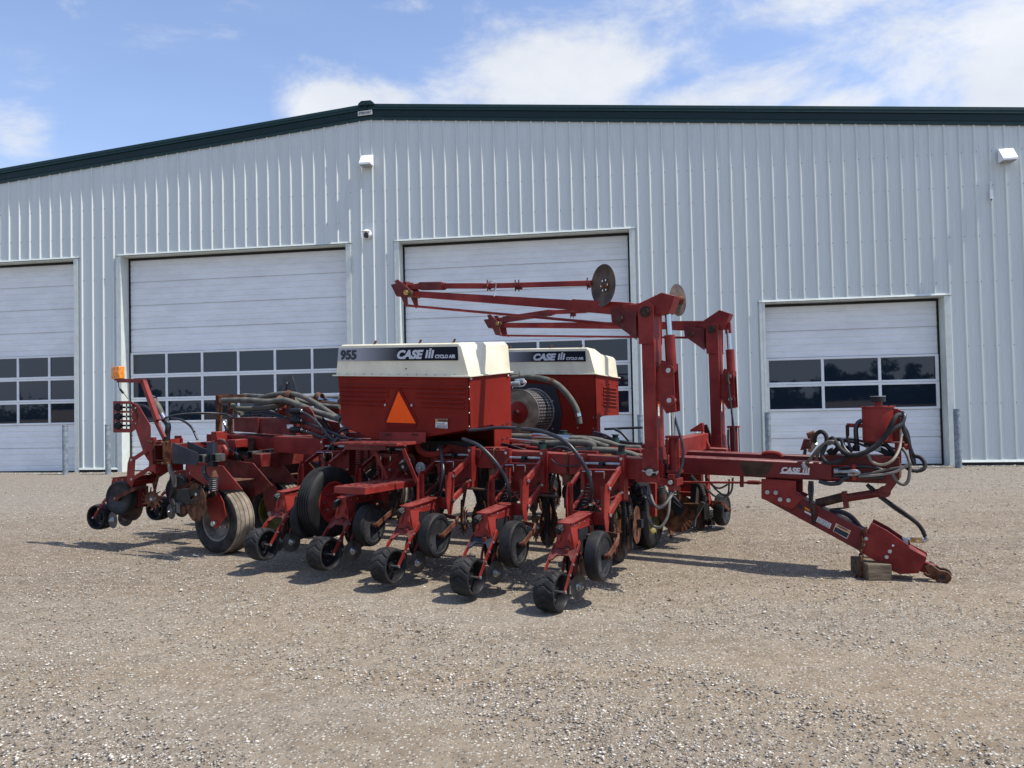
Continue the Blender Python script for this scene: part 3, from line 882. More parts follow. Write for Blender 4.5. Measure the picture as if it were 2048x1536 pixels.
def disc_mesh(r, m, flutes=0, dish=0.0, th=0.004, hubr=0.03, hubm=None, n=60, hubside=-1):
    mb = MB()
    rings = [(0.02, 0), (r * .45, 0), (r * .72, .3), (r * .96, 1), (r, 1)]
    vs = []
    for q, (rr, wv) in enumerate(rings):
        for i in range(n):
            a = 2 * math.pi * i / n
            x = dish * (1 - (rr / r) ** 2) + (math.sin(a * flutes) * .0035 * wv if flutes else 0)
            r2 = rr
            vs.append((x, r2 * math.cos(a), r2 * math.sin(a)))
    fs = [(j * n + i, j * n + (i + 1) % n, (j + 1) * n + (i + 1) % n, (j + 1) * n + i) for j in range(4) for i in range(n)]
    vs2 = [(x + th, y, z) for x, y, z in vs]
    mb.add(vs, fs, m); mb.add(vs2, [tuple(reversed(f)) for f in fs], m)
    o = len(rings[:-1]) * n
    N_ = len(vs)
    rim = [(o + i, o + (i + 1) % n, N_ + o + (i + 1) % n, N_ + o + i) for i in range(n)]
    mb.add(vs + vs2, rim, m)
    hm = hubm or m
    for s in (-1, 1):
        x0 = dish
        mb.lathe((x0 + (th if s > 0 else 0), 0, 0), (s, 0, 0), [(0, hubr * 1.35), (.006, hubr * 1.3), (.010, hubr), (.026, hubr * .75), (.03, hubr * .5), (.042, hubr * .42), (.042, 0)], hm, 20)
    return mb
def star_wheel_mesh():
    mb = MB()
    n = 13; pts = []
    for i in range(n):
        a = 2 * math.pi * i / n
        for da, rr in ((-.10, .085), (-.02, .128), (.05, .134), (.07, .128), (.10, .088)):
            pts.append((0, rr * math.cos(a + da + (rr - .08) * 3), rr * math.sin(a + da + (rr - .08) * 3)))
    mb.prism(pts, (.007, 0, 0), RUST)
    tri = [(-.006, .06 * math.cos(a), .06 * math.sin(a)) for a in (0.1, 2.2, 4.3)]
    mb.prism(tri, (.006, 0, 0), SEAT)
    mb.bolt((-.006, 0, 0), (-1, 0, 0), .016, STEEL)
    return mb
def spring(mb, p, q, r, m, wire=.007, turns=8):
    p = Vector(p); q = Vector(q); d = q - p; a = d.orthogonal().normalized(); b = d.normalized().cross(a)
    pts = [p + d * (i / (turns * 8)) + (a * math.cos(i * math.pi / 4) + b * math.sin(i * math.pi / 4)) * r for i in range(turns * 8 + 1)]
    mb.tube(pts, wire, m, 5, sub=1)

# ---------------- one row unit; local frame: y = rearwards from the toolbar, x = across, z = up.  -x is the side seen
def row_unit_frame(bridge_mat, gpos):
    b = MB()
    red = RED
    # saddle plate on the toolbar with bolts
    b.bb(-.20, .20, .004, .022, .70, 1.07, red)
    b.bb(-.20, -.165, .022, .10, .72, 1.10, red); b.bb(.165, .20, .022, .10, .72, 1.10, red)
    b.bb(-.20, .20, -.19, .02, 1.085, 1.10, red) if False else None
    for x in (-.182, .182):
        b.bolt((x, .10, 1.065), (0, 1, 0), .014, STEEL); b.bolt((x, .10, .78), (0, 1, 0), .014, STEEL)
    for s in (-1, 1):
        x = .178 * s
        # upper and lower parallel arms (pressed channels with holes)
        for (ya, za, yb, zb, hh) in ((.07, .995, .375, .845, .046), (.07, .775, .375, .628, .046)):
            b.beam((x, ya, za), (x, yb, zb), .007, hh, red)
            b.beam((x - s * .012, ya, za + hh / 2), (x - s * .012, yb, zb + hh / 2), .028, .006, red)
            for k in range(1, 7):
                f = k / 7
                b.bolt((x + s * .0034, ya + (yb - ya) * f, za + (zb - za) * f), (s, 0, 0), .0055, SEALM, .0012)
            b.bolt((x + s * .003, ya, za), (s, 0, 0), .013, STEEL); b.bolt((x + s * .003, yb, zb), (s, 0, 0), .015, STEEL)
        # shank side plate, pointed at the bottom
        poly = [(x * .93, .335, .885), (x * .93, .42, .885), (x * .93, .455, .80), (x * .93, .470, .62), (x * .93, .435, .47), (x * .93, .405, .47), (x * .93, .365, .60)]
        b.prism(poly, (s * .008, 0, 0), red)
        b.bb(x * .93 - s * .04, x * .93, .415, .421, .60, .86, red)
        for zz in (.56, .66, .70, .76):
            b.bolt((x * .93 + s * .008, .435, zz), (s, 0, 0), .005, SEALM, .0012)
    b.bb(-.165, .165, .11, .20, .972, .980, red); b.bb(-.165, .165, .10, .106, .93, .98, red)
    b.cyl((-.16, .075, 1.02), (.16, .075, 1.02), .011, GALV, 10)
    b.cyl((-.03, .075, 1.02), (.03, .075, 1.02), .019, PLAST, 12); b.cyl((0, .12, .98), (0, .12, 1.03), .018, PLAST, 10)
    for x in (-.07, .05):
        b.tube([(x, .21, .905), (x, .21, .955), (x + .006, .215, .965), (x + .07, .24, .965)], .005, CHROME, 6, sub=3)
    b.bb(-.165, .165, .40, .408, .55, .655, red)
    b.bb(-.165, .165, .34, .41, .60, .608, red)
    b.beam((-.15, .13, .76), (.10, .35, .66), .02, .006, red); b.beam((.15, .13, .76), (-.10, .35, .66), .02, .006, red)
    # long beam over the gauge wheels
    b.prism([(-.048, .41, .655), (-.048, .84, .622), (-.048, .84, .575), (-.048, .80, .545), (-.048, .41, .560)], (.096, 0, 0), red)
    b.beam((-.056, .41, .655), (-.056, .842, .622), .016, .008, red); b.beam((.056, .41, .655), (.056, .842, .622), .016, .008, red)
    for y_ in (.48, .58, .68, .77):
        b.bolt((-.048, y_, .60), (-1, 0, 0), .008, STEEL, .004)
    # tail casting flaring to the closing arms
    b.prism([(-.05, .69, .572), (-.05, .835, .58), (-.05, .86, .50), (-.085, .83, .42), (-.085, .77, .42), (-.06, .72, .50)], (.02, 0, 0), red)
    b.prism([(.03, .69, .572), (.03, .835, .58), (.03, .86, .50), (.065, .83, .42), (.065, .77, .42), (.04, .72, .50)], (.02, 0, 0), red)
    b.quad([(-.05, .842, .60), (.05, .842, .60), (.085, .845, .43), (-.085, .845, .43)], red)
    b.cyl((.030, .84, .59), (.030, .895, .565), .027, PLAST, 18); b.cyl((.030, .897, .564), (.030, .900, .563), .011, GDISC, 12)
    for k in range(8):
        a = k * math.pi / 4
        b.cyl((.030 + .026 * math.cos(a), .855, .583 + .026 * math.sin(a)), (.030 + .026 * math.cos(a), .892, .567 + .026 * math.sin(a)), .007, PLAST, 6)
    # bridge between the closing arms
    b.prism([(-.095, .80, .432), (.095, .80, .432), (.10, .86, .40), (.10, .92, .335), (.075, .90, .345), (.05, .875, .375), (-.05, .875, .375), (-.075, .90, .345), (-.10, .92, .335), (-.10, .86, .40)], (0, .006, .010), bridge_mat)
    b.cyl((-.02, .85, .40), (-.02, .855, .432), .022, RED2, 12); b.cyl((-.02, .856, .433), (-.02, .859, .445), .014, SEALM, 12)
    # closing arms
    for s in (-1, 1):
        x = .105 * s
        b.beam((x * .85, .76, .47), (x, .845, .405), .008, .042, red)
        b.beam((x, .840, .41), (x, .96, .30), .008, .036, red); b.beam((x, .955, .305), (x, 1.085, .150), .008, .034, red, h2=.026)
        for (yy, zz) in ((.86, .392), (.93, .328), (.99, .262)):
            b.bolt((x + s * .004, yy, zz), (s, 0, 0), .0095, STEEL)
        b.bolt((x + s * .004, 1.08, .157), (s, 0, 0), .012, STEEL)
    b.cyl((-.105, 1.08, .157), (.105, 1.08, .157), .008, STEEL, 10)
    # gauge wheel arms outside the wheels
    gx, gy, gz = gpos; s = 1 if gx > 0 else -1; ga = abs(gx)
    ap = [(s * .09, gy - .30, gz + .13), (s * (ga + .06), gy - .27, gz + .115), (s * (ga + .080), gy - .20, gz + .085), (s * (ga + .080), gy - .01, gz + .004)]
    for (p_, q_, w_) in zip(ap, ap[1:], (.034, .038, .040)): b.beam(p_, q_, .014, w_, GARM)
    b.cyl((s * (ga + .03), gy, gz), (s * (ga + .088), gy, gz), .022, GARM, 14)
    b.bolt((s * (ga + .095), gy, gz), (s, 0, 0), .013, RUST)
    b.bb(-.060, .060, .425, .50, .30, .555, RED2); b.bb(-.045, .045, .505, .70, .36, .55, SEALM); b.bb(-.09, -.07, .45, .60, .30, .50, RUSTD); b.bb(.07, .10, .44, .66, .28, .52, PLAST)
    spring(b, (.06, .25, .86), (.06, .40, .62), .02, SEALM, .005, 9)
    # seed meter boot and drop tube between the wheels
    b.bb(-.030, .030, .50, .62, .28, .56, PLAST); b.prism([(-.02, .60, .52), (-.02, .74, .50), (-.02, .76, .25), (-.02, .66, .20)], (.04, 0, 0), RUSTD)
    b.tube([(-.06, .70, .56), (-.07, .74, .45), (-.06, .76, .30)], .016, PLAST, 8)
    # castings that hold the covering discs
    for s in (-1, 1):
        b.tube([(s * .03, .70, .42), (s * .06, .74, .32), (s * .055, .78, .24), (s * .05, .79, .15)], .012, RED2, 6, sub=3)
        b.cyl((s * .02, .715, .36), (s * .075, .715, .36), .022, RED2, 10)
    # front hanger for the coulter and residue wheels
    b.beam((-.10, .03, .80), (-.10, .12, .52), .03, .012, RUST); b.beam((-.10, .12, .60), (-.10, .13, .40), .03, .014, RUSTD)
    return b
pw_mb = press_wheel_mesh(); gwl = gauge_wheel_mesh(-1); gwr = gauge_wheel_mesh(1)
closing = disc_mesh(.096, SEAT, 0, .0, .003, .026, STEEL, 40)
opener = disc_mesh(.185, RUSTD, 0, .0, .004, .03, RUSTD, 48)
star = star_wheel_mesh()
fluted = disc_mesh(.20, RUST, 26, .0, .004, .032, RUSTD, 156)
protos = {}
def make_unit(loc, rz, bridge=RED2, closing_tilt=-0.22, gpos=(-.232, .735, .37)):
    u = row_unit_frame(bridge, gpos).build('row_unit', PL, bevel=.0025, smooth=30, loc=loc, rotz=rz)
    def sub(name, mb, pos, rot=(0, 0, 0)):
        if name + str(id(mb)) not in protos:
            o = mb.build(name, u, smooth=32); protos[name + str(id(mb))] = o
        else:
            o = protos[name + str(id(mb))].copy(); C.objects.link(o); o.parent = u
        o.location = pos; o.rotation_euler = rot
        return o
    sub('press_wheel', pw_mb, (0, 1.08, .157), (random.random() * 6, 0, 0))
    sub('gauge_wheel', gwl if gpos[0] < 0 else gwr, gpos, (random.random() * 6, 0, 0.05 if gpos[0] < 0 else -.05))
    sub('closing_disc', closing, (-.085, .795, .135), (random.random() * 6, 0, closing_tilt))
    sub('closing_disc', closing, (.085, .795, .135), (random.random() * 6, 0, -closing_tilt))
    sub('opener_disc', opener, (-.012, .60, .31), (random.random() * 6, 0, .07))
    sub('opener_disc', opener, (.012, .60, .31), (random.random() * 6, 0, -.07))
    sub('residue_wheel', star, (-.13, .135, .405), (random.random() * 6, 0, .25))
    return u
def copy_unit(src, loc, rz):
    r = src.copy(); C.objects.link(r); r.location = loc; r.rotation_euler = (0, 0, rz); r.parent = PL
    for ch in [c for c in bpy.data.objects if c.parent == src]:
        c = ch.copy(); C.objects.link(c); c.parent = r; c.rotation_euler.x = random.random() * 6
    return r
def coulter(parent, y0=-.24, zc=.365, xs=0.0, long_=True):
    """fluted coulter with spring and arms ahead of the toolbar"""
    b = MB()
    b.bb(xs - .035, xs + .035, -.20, -.17, .80, .93, BLUEG)
    b.beam((xs - .045, -.19, .84), (xs - .045, -.40, .50), .012, .05, PLAST); b.beam((xs + .045, -.19, .84), (xs + .045, -.40, .50), .012, .05, PLAST)
    b.beam((xs - .05, -.40, .52), (xs - .05, -.38, zc), .012, .05, RUSTD); b.beam((xs + .05, -.40, .52), (xs + .05, -.38, zc), .012, .05, RUSTD)
    spring(b, (xs, -.20, .82), (xs, -.42, .58), .030, SEALM, .008, 8)
    b.tube([(xs - .08, -.10, .78), (xs - .09, -.16, .6), (xs - .08, -.20, .42), (xs - .05, -.23, .24)], .026, PLAST, 8, sub=4, rib=.016)
    b.bb(xs - .075, xs - .05, -.25, -.20, .16, .34, SEAT)
    o = b.build('coulter_bracket', parent, smooth=30)
    if 'cou' not in protos:
        d = fluted.build('coulter_disc', parent, smooth=25); protos['cou'] = d
    else:
        d = protos['cou'].copy(); C.objects.link(d); d.parent = parent
    d.location = (xs, -.38, zc); d.rotation_euler = (random.random() * 6, 0, 0)
    return o

# near wing: five units facing the camera; k=0 nearest the hitch
NEAR_N = -1.20
units_near = []
for k in range(5):
    t = -2.48 - .762 * k
    loc = (t, NEAR_N, wz(t) + (.0, .006, -.008, .004, -.003)[k])
    u = make_unit(loc, math.pi + (.0, .02, -.018, .012, -.01)[k], BLUEG if k == 1 else RED2)
    u['label'] = ['row unit nearest the hitch end of the near wing', 'row unit with the dark bridge plate, second from the hitch end', 'middle row unit of the near wing', 'row unit beside the lower step plate', 'row unit behind the ribbed tyre with the red rim'][k]
    coulter(u, zc=.36 - .02)
    units_near.append(u)
# centre section: six units trailing towards the tail
CT = -7.55
for j in range(6):
    n = -1.79 + .762 * j
    u = make_unit((CT - .02, n, .16), R(98), gpos=(-.165, .56, .41))
    if j > 0: coulter(u, zc=.37)
# far wing: five units facing away
FAR_N = 1.10
for k in range(5):
    t = -2.52 - .762 * k
    u = make_unit((t, FAR_N, wz(t) - .14 * (1 if k < 2 else .6)), 0, gpos=(.232, .735, .37))
    coulter(u, zc=.43, xs=-.02)

# ---------------- toolbars
b = MB()
t0, t1 = -6.55, -1.98
b.beam((t0, NEAR_N + .09, .985 + wz(t0)), (t1, NEAR_N + .09, .985 + wz(t1)), .178, .178, RED)
for t in (-2.85, -3.62, -4.38, -5.15):       # U-bolts and shackles around the tube
    z = .985 + wz(t)
    b.tube([(t, NEAR_N - .01, z - .10), (t, NEAR_N - .008, z + .09), (t + .0, NEAR_N + .02, z + .10), (t, NEAR_N + .17, z + .10)], .010, RUST, 6, sub=1)
    b.bb(t - .05, t + .05, NEAR_N - .02, NEAR_N + .05, z - .19, z - .09, RUST)
b.build('wing_toolbar', PL, bevel=.006)
b = MB()
b.beam((t0, FAR_N - .09, .95 + wz(t0)), (t1, FAR_N - .09, .95 + wz(t1)), .178, .178, RED)
b.build('wing_toolbar', PL, bevel=.006)
b = MB()
z = 1.09
y0, y1 = -2.0, 2.0
for (ya, yb, za, zb) in ((CT + .0, CT + .012, z - .09, z + .09), (CT + .138, CT + .15, z - .09, z + .09)):
    b.bb(ya, yb, y0, y1, za, zb, RED2)
b.bb(CT + .0121, CT + .1379, y0, y1, z + .078, z + .0899, RED2); b.bb(CT + .0121, CT + .1379, y0, y1, z - .0899, z - .078, RED2)
for ya in (CT - .02, CT + .155):
    for s in (-1, 1):
        b.bb(ya, ya + .02, y0 - .012, y0 + .09, z - .13, z + .13, RUST)
for s, zz in ((1, z + .115), (-1, z - .115)):
    b.beam((CT - .05, y0 + .03, zz), (CT + .20, y0 + .03, zz), .016, .016, RUST)
b.bb(CT + .0121, CT + .1379, y0 + .35, y0 + .36, z - .078, z + .078, SEALM)
b.bolt((CT - .03, y0 - .012, z + .115), (0, -1, 0), .018, RUST); b.bolt((CT + .165, y0 - .012, z + .115), (0, -1, 0), .018, RUST)
b.bolt((CT + .165, y0 - .012, z - .115), (0, -1, 0), .018, RUST)
b.build('centre_toolbar', PL, bevel=.004)

# ---------------- transport wheels
def transport_wheel(loc, rz, r, w, tread, side, rimm, rim_r, depth=.09, label=None, lugs=0, bulge=False, grooves=4):
    b = MB(); tyre(b, r, w, rim_r, tread, side, grooves=grooves, n=72)
    o = b.build('transport_wheel', PL, loc=loc, rotz=rz, smooth=40)
    rm = MB(); hw = w / 2
    for s in (-1, 1):
        rm.lathe((0, 0, 0), (s, 0, 0), [(hw * .66, rim_r - .002), (hw * .80, rim_r + .012), (hw * .84, rim_r + .010), (hw * .80, rim_r - .006), (hw * .5, rim_r - .02), (hw * .2, rim_r - .035)] +
                 ([(depth * .2, rim_r - .05), (.01 if not bulge else hw * .3, .10), (.012 if not bulge else hw * .35, .055), (.05, .050), (.055, .03), (.055, 0)]), rimm, 48)
        for k in range(6):
            a = k * math.pi / 3
            rm.bolt((s * (.016 if not bulge else hw * .33), .085 * math.cos(a), .085 * math.sin(a)), (s, 0, 0), .011, STEEL)
    rm.build('rim', o, smooth=35)
    if label: o['label'] = label
    return o
PI = math.pi
transport_wheel((-6.75, -1.72, .355), PI / 2, .362, .27, RUBD, RUBG, GRIM, .205, label='dusty tan treaded wheel at the outer end of the tail frame')
transport_wheel((-6.75, -.95, .355), PI / 2, .362, .27, RUBD, RUBG, YEL, .205, label='dusty treaded wheel with yellow rim behind the tail end wheel')
transport_wheel((-6.75, .95, .355), PI / 2, .362, .27, RUBD, RUBG, YEL, .205)
transport_wheel((-6.75, 1.72, .355), PI / 2, .362, .27, RUBD, RUBG, GRIM, .205)
wrim = mat('bright_red_rim', (0.30, 0.018, 0.018), 0.4, var=0.2, vscale=5, rust=.1, dust=.12)
transport_wheel((-5.16, -1.80, .635), PI * 1.0, .345, .20, RUB, RUB, wrim, .19, bulge=True, label='black ribbed wing wheel with red rim, lifted off the ground', grooves=5)
transport_wheel((-2.72, -.48, .37), 0, .345, .20, RUB, RUBG, YEL, .19, bulge=True, label='black wing wheel with yellow rim under the near mast')
transport_wheel((-2.72, .42, .345), 0, .345, .20, RUB, RUBG, YEL, .19, bulge=True)
def fork(n, col, side=-1):
    b = MB()
    y = n + side * .20
    pts = [c1(x_, y_, n=y) for x_, y_ in ((775, 800), (1075, 830), (1120, 900), (1195, 990), (1185, 1000), (1000, 1010))]
    pl = [Vector((p.x, y, p.z)) for p in [c1(x_, y_, n=-1.93) for x_, y_ in ((780, 790), (1050, 830), (1190, 1000), (1150, 1000), (1010, 1000), (930, 975), (820, 900))]]
    b.prism(pl, (0, .012, 0), RED if n < -1.5 else RED2)
    p2 = [Vector((p.x, y - .002, p.z)) for p in [c1(x_, y_, n=-1.93) for x_, y_ in ((940, 1000), (1010, 1000), (1055, 1085), (1075, 1190), (1010, 1280), (985, 1270), (940, 1150), (930, 1050))]]
    b.prism(p2, (0, .012, 0), RED)
    p3 = [Vector((p.x, n + .20, p.z)) for p in [c1(x_, y_, n=-1.93) for x_, y_ in ((780, 790), (1050, 830), (1190, 1000), (1055, 1085), (1010, 1280), (940, 1150), (930, 1000))]]
    b.prism(p3, (0, .012, 0), RED2)
    cz = c1(1000, 1240, n=-1.93)
    b.cyl((cz.x, y - .02, cz.z), (cz.x, n + .22, cz.z), .024, STEEL, 14); b.bolt((cz.x, y - .02, cz.z), (0, -1, 0), .03, STEEL)
    a0 = c1(1005, 930, n=-1.8)
    b.bb(a0.x - .02, a0.x + .30, y + .013, n + .199, a0.z - .01, a0.z + .002, RUST)
    b.build('wheel_fork', PL, bevel=.003)
b = MB()
spring(b, cA(250, 1240, n=-1.1), cA(420, 1245, n=-1.1), .030, SEALM, .008, 12)
b.cyl(cA(230, 1240, n=-1.1), cA(440, 1245, n=-1.1), .012, SEALM, 8)
b.beam(cA(520, 1370, n=-1.1), cA(730, 1290, n=-1.1), .03, .05, PLAST); b.beam(cA(500, 1390, n=-1.08), cA(700, 1340, n=-1.08), .02, .03, PLAST)
b.tube([cA(590, 1010, n=-1.1), cA(600, 1110, n=-1.1), cA(660, 1160, n=-1.1), cA(700, 1230, n=-1.1)], .030, BLUEG, 10); b.cyl(cA(710, 1210, n=-1.15), cA(710, 1300, n=-1.1), .035, SEALM, 12)
b.build('coulter_arm', PL, smooth=35)
b = MB()
for (x_, y_) in ((522, 975), (700, 955)):
    p = cA(x_, y_, n=-1.2)
    for (a0, a1, a2, a3) in ((-.045, .045, .036, .045), (-.045, .045, -.045, -.036), (-.045, -.036, -.036, .036), (.036, .045, -.036, .036)):
        b.bb(p.x + a0, p.x + a1, -1.22, -1.05, p.z + a2, p.z + a3, SEAT)
b.beam(cA(525, 800, n=-1.02), cA(525, 930, n=-1.02), .02, .09, RUSTD, up=(1, 0, 0))
b.bb(-7.4, -6.6, -1.03, -.7, .96, 1.04, SEALM)
b.build('hitch_receiver', PL, bevel=.002)
fork(-1.72, RED); fork(-.95, RED); fork(.95, RED); fork(1.72, RED)

# grey-blue coulter bracket on the end of the centre toolbar, with its spring, arm and disc
b = MB()
nb = -2.06
for dn in (0, .19):
    pts = [cD(x_, y_, n=nb) for x_, y_ in ((1240, 30), (1565, 165), (1565, 322), (1245, 300))]
    b.prism([p + Vector((0, dn, 0)) for p in pts], (0, .010, 0), BLUEG)
p = cD(1700, 190, n=nb)
b.box((p.x - .015, nb + .04, p.z), (.10, .012, .25), BLUEG); b.box((p.x + .05, nb + .05, p.z), (.012, .06, .25), BLUEG)
for (x_, y_, w_) in ((1635, 235, .10), (1800, 225, .10)):
    p = cD(x_, y_, n=nb)
    for (a0, a1, a2, a3) in ((-.04, .04, .034, .04), (-.04, .04, -.04, -.034), (-.04, -.034, -.034, .034), (.034, .04, -.034, .034)):
        b.bb(p.x + a0, p.x + a1, nb - .03, nb + .09, p.z + a2, p.z + a3, SEAT)
b.build('coulter_mount', PL, bevel=.002)
b = MB()
p = cD(1775, 470, n=nb); q = cD(1765, 650, n=nb)
spring(b, p, q, .038, SPRG, .0085, 7)
b.cyl(cD(1778, 390, n=nb), p, .02, RUST, 12, r2=.045); b.cyl(p, q, .014, RUSTD, 8)
b.tube([cD(1650, 330, n=nb), cD(1655, 420, n=nb), cD(1700, 490, n=nb), cD(1760, 515, n=nb)], .022, BLUEG, 8)
for dn in (-.06, .06):
    b.beam(cD(1470, 720, n=nb) + Y_ * dn, cD(1700, 600, n=nb) + Y_ * dn, .012, .06, PLAST); b.beam(cD(1480, 810, n=nb) + Y_ * dn, cD(1740, 690, n=nb) + Y_ * dn, .012, .04, RUSTD)
    b.cyl(cD(1640, 595, n=nb) + Y_ * (dn - .02), cD(1640, 595, n=nb) + Y_ * (dn + .02), .022, RUST, 10); b.cyl(cD(1630, 685, n=nb) + Y_ * (dn - .02), cD(1630, 685, n=nb) + Y_ * (dn + .02), .018, STEEL, 10)
b.prism([cD(x_, y_, n=nb - .07) for x_, y_ in ((1310, 630), (1465, 655), (1480, 800), (1440, 830), (1300, 760))], (0, .14, 0), PLAST)
b.prism([cD(x_, y_, n=nb - .03) for x_, y_ in ((1290, 800), (1340, 830), (1350, 940), (1300, 930))], (0, .05, 0), SEAT)
b.prism([cD(x_, y_, n=nb - .02) for x_, y_ in ((1340, 830), (1415, 870), (1410, 950), (1345, 955))], (0, .04, 0), RUST)
b.tube([cD(x_, y_, n=nb - .02) for x_, y_ in ((1205, 310), (1225, 400), (1265, 490), (1268, 600))], .024, OHOSE, 10)
b.tube([cD(x_, y_, n=nb - .02) for x_, y_ in ((1265, 560), (1262, 660), (1235, 740), (1270, 850))], .026, PLAST, 10)
b.build('coulter_arm', PL, smooth=32)
b = disc_mesh(.20, RUST, 0, .0, .005, .034, RUSTD, 90)
o = b.build('coulter_disc', PL, loc=cD(1545, 800, n=nb - .05), rotz=PI / 2 - .15)
# finger wheel hub seen on the outer tail unit is part of that unit

# tail light bracket, hose holder plate and hinge plate at the tail end
b = MB()
nn = -1.95
b.prism([c1(x_, y_, n=nn) for x_, y_ in ((400, 370), (455, 400), (535, 540), (535, 800), (525, 830), (570, 830), (570, 655), (600, 655), (600, 830), (480, 700), (425, 565), (440, 400))][:4] + [c1(560, 830, n=nn), c1(520, 790, n=nn), c1(490, 740, n=nn), c1(430, 560, n=nn)], (0, .014, 0), RED)
b.prism([c1(x_, y_, n=nn) for x_, y_ in ((532, 645), (598, 645), (598, 825), (560, 830), (532, 825))], (0, .03, 0), RED2)
for x_, y_ in ((565, 655), (565, 810), (590, 655), (590, 810)):
    b.bolt(c1(x_, y_, n=nn), (0, -1, 0), .014, STEEL)
b.build('hinge_plate', PL, bevel=.003)
b = MB()
# plate with six oval openings: built from strips around them
def strip(x0, x1, y0_, y1_, m=RED):
    b.prism([c1(x0, y0_, n=nn), c1(x1, y0_, n=nn), c1(x1, y1_, n=nn), c1(x0, y1_, n=nn)], (0, .008, 0), m)
strip(272, 284, 365, 590); strip(332, 338, 385, 565); strip(284, 400, 365, 386); strip(284, 400, 562, 590)
b.prism([c1(x_, y_, n=nn) for x_, y_ in ((402, 368), (440, 400), (455, 470), (440, 560), (402, 588))], (0, .008, 0), RED)
for yy in (434, 500):
    strip(284, 402, yy, yy + 15)
for yc in (410, 475, 540):
    b.cyl(c1(309, yc, n=nn - .03), c1(309, yc, n=nn + .06), .045, PLAST, 16)
    b.cyl(c1(309, yc, n=nn - .05), c1(309, yc, n=nn - .03), .03, SEALM, 12)
    b.beam(c1(284, yc + 12, n=nn - .04), c1(334, yc - 12, n=nn - .04), .03, .012, SEALM)
    b.beam(c1(338, yc, n=nn + .004), c1(402, yc, n=nn + .004), .008, .022, PLAST)
    b.beam(c1(369, yc - 24, n=nn + .006), c1(369, yc + 24, n=nn + .006), .008, .018, PLAST)
    b.bolt(c1(371, yc, n=nn - .006), (0, -1, 0), .010, CHROME)
for x_, y_ in ((435, 415), (415, 440), (415, 500), (437, 525)):
    b.bolt(c1(x_, y_, n=nn), (0, -1, 0), .011, STEEL)
b.build('hose_holder', PL, bevel=.002)
b = MB()
b.beam(c1(310, 218, n=nn), c1(500, 222, n=nn), .05, .045, RED); b.beam(c1(487, 215, n=nn), c1(590, 505, n=nn), .05, .055, RED)
b.beam(c1(575, 500, n=nn + .02), c1(640, 630, n=nn + .02), .03, .05, RED2)
b.tube([c1(310, 222, n=nn), c1(315, 270, n=nn), c1(345, 305, n=nn), c1(380, 350, n=nn)], .005, PLAST, 6)
b.cyl(c1(322, 280, n=nn), c1(345, 308, n=nn), .012, PLAST, 8)
b.build('lamp_bracket', PL, bevel=.003)
b = MB()
p = c1(306, 163, n=nn)
b.box(p, (.155, .075, .145), AMBER); b.box(p + Vector((0, .0, -.08)), (.09, .05, .02), RED2)
o = b.build('amber_lamp', PL, bevel=.026, smooth=60)
b = MB()
b.lathe(p + Vector((0.015, -.036, 0)), (0, -1, 0), [(0, .055), (.006, .050), (.006, .038), (.011, .034), (.011, .018), (.016, 0)], AMBER, 24)
b.build('lens', o)
for q_ in [o]: pass

# ---------------- centre frame: pivot beams, hose racks
b = MB()
def slab(pts, dn, m, f=c1, n=-1.0):
    b.prism([f(x_, y_, n=n) for x_, y_ in pts], (0, dn, 0), m)
slab(((1040, 600), (1532, 632), (1530, 728), (1060, 682)), .36, RED)
slab(((1135, 482), (1560, 494), (1568, 612), (1135, 582)), .30, RED2, n=-.95)
b.prism([c1(x_, y_, n=-.97) for x_, y_ in ((1283, 480), (1310, 482), (1310, 596), (1283, 592))], (0, .02, 0), RED2)
b.box(c1(1537, 547, n=-.955) , (.10, .004, .045), LABW)
b.build('pivot_beam', PL, bevel=.014)
b = MB()
b.beam((-7.4, -.4, 1.1), (-5.9, -.4, 1.05), .14, .16, RED2)
b.beam((-7.4, .4, 1.1), (-5.9, .4, 1.05), .14, .16, RED2); b.beam((-6.55, -1.45, .98), (-6.55, 1.9, .98), .15, .15, RED2)
b.beam((-7.3, -1.35, 1.17), (-6.9, -1.35, 1.19), .12, .05, RED)
b.bb(-7.3, -7.2, -1.45, -1.3, 1.2, 1.30, RED); b.bb(-6.80, -6.68, -1.62, -1.45, 1.13, 1.22, RED)
b.tube([(-6.66, -1.8, 1.16), (-6.62, -1.8, 1.10), (-6.66, -1.8, 1.02), (-6.72, -1.8, .97)], .028, RED, 10)
b.build('tail_frame', PL, bevel=.006)
b = MB()
for xx in (1028, 1110):
    b.beam(c1(xx, 325, n=-1.0 + (.25 if xx > 1050 else 0)), c1(xx, 620, n=-1.0 + (.25 if xx > 1050 else 0)), .05, .06, RUST, up=(1, 0, 0))
b.beam(c1(1020, 328, n=-.98), c1(1220, 330, n=-.78), .04, .04, RUST)
hr_ = MB(); hr_.beam(c1(1540, 340, n=-.9), c1(1540, 495, n=-.9), .04, .10, RUSTD, up=(1, 0, 0)); hr_.build('hose_post', PL)
for (x_, y_, n_, rr) in ((1475, 360, -.9, .055), (1535, 320, -.85, .05), (1745, 335, -.7, .05)):
    pp = c1(x_, y_, n=n_); rg_ = MB(); rg_.lathe(pp - X_ * .035, (1, 0, -.25), [(0, rr), (0, rr + .008), (.07, rr + .008), (.07, rr), (0, rr)], RUST, 18)
    rg_.build('hose_clamp', PL, smooth=35)
b.build('hose_rack', PL, smooth=35)
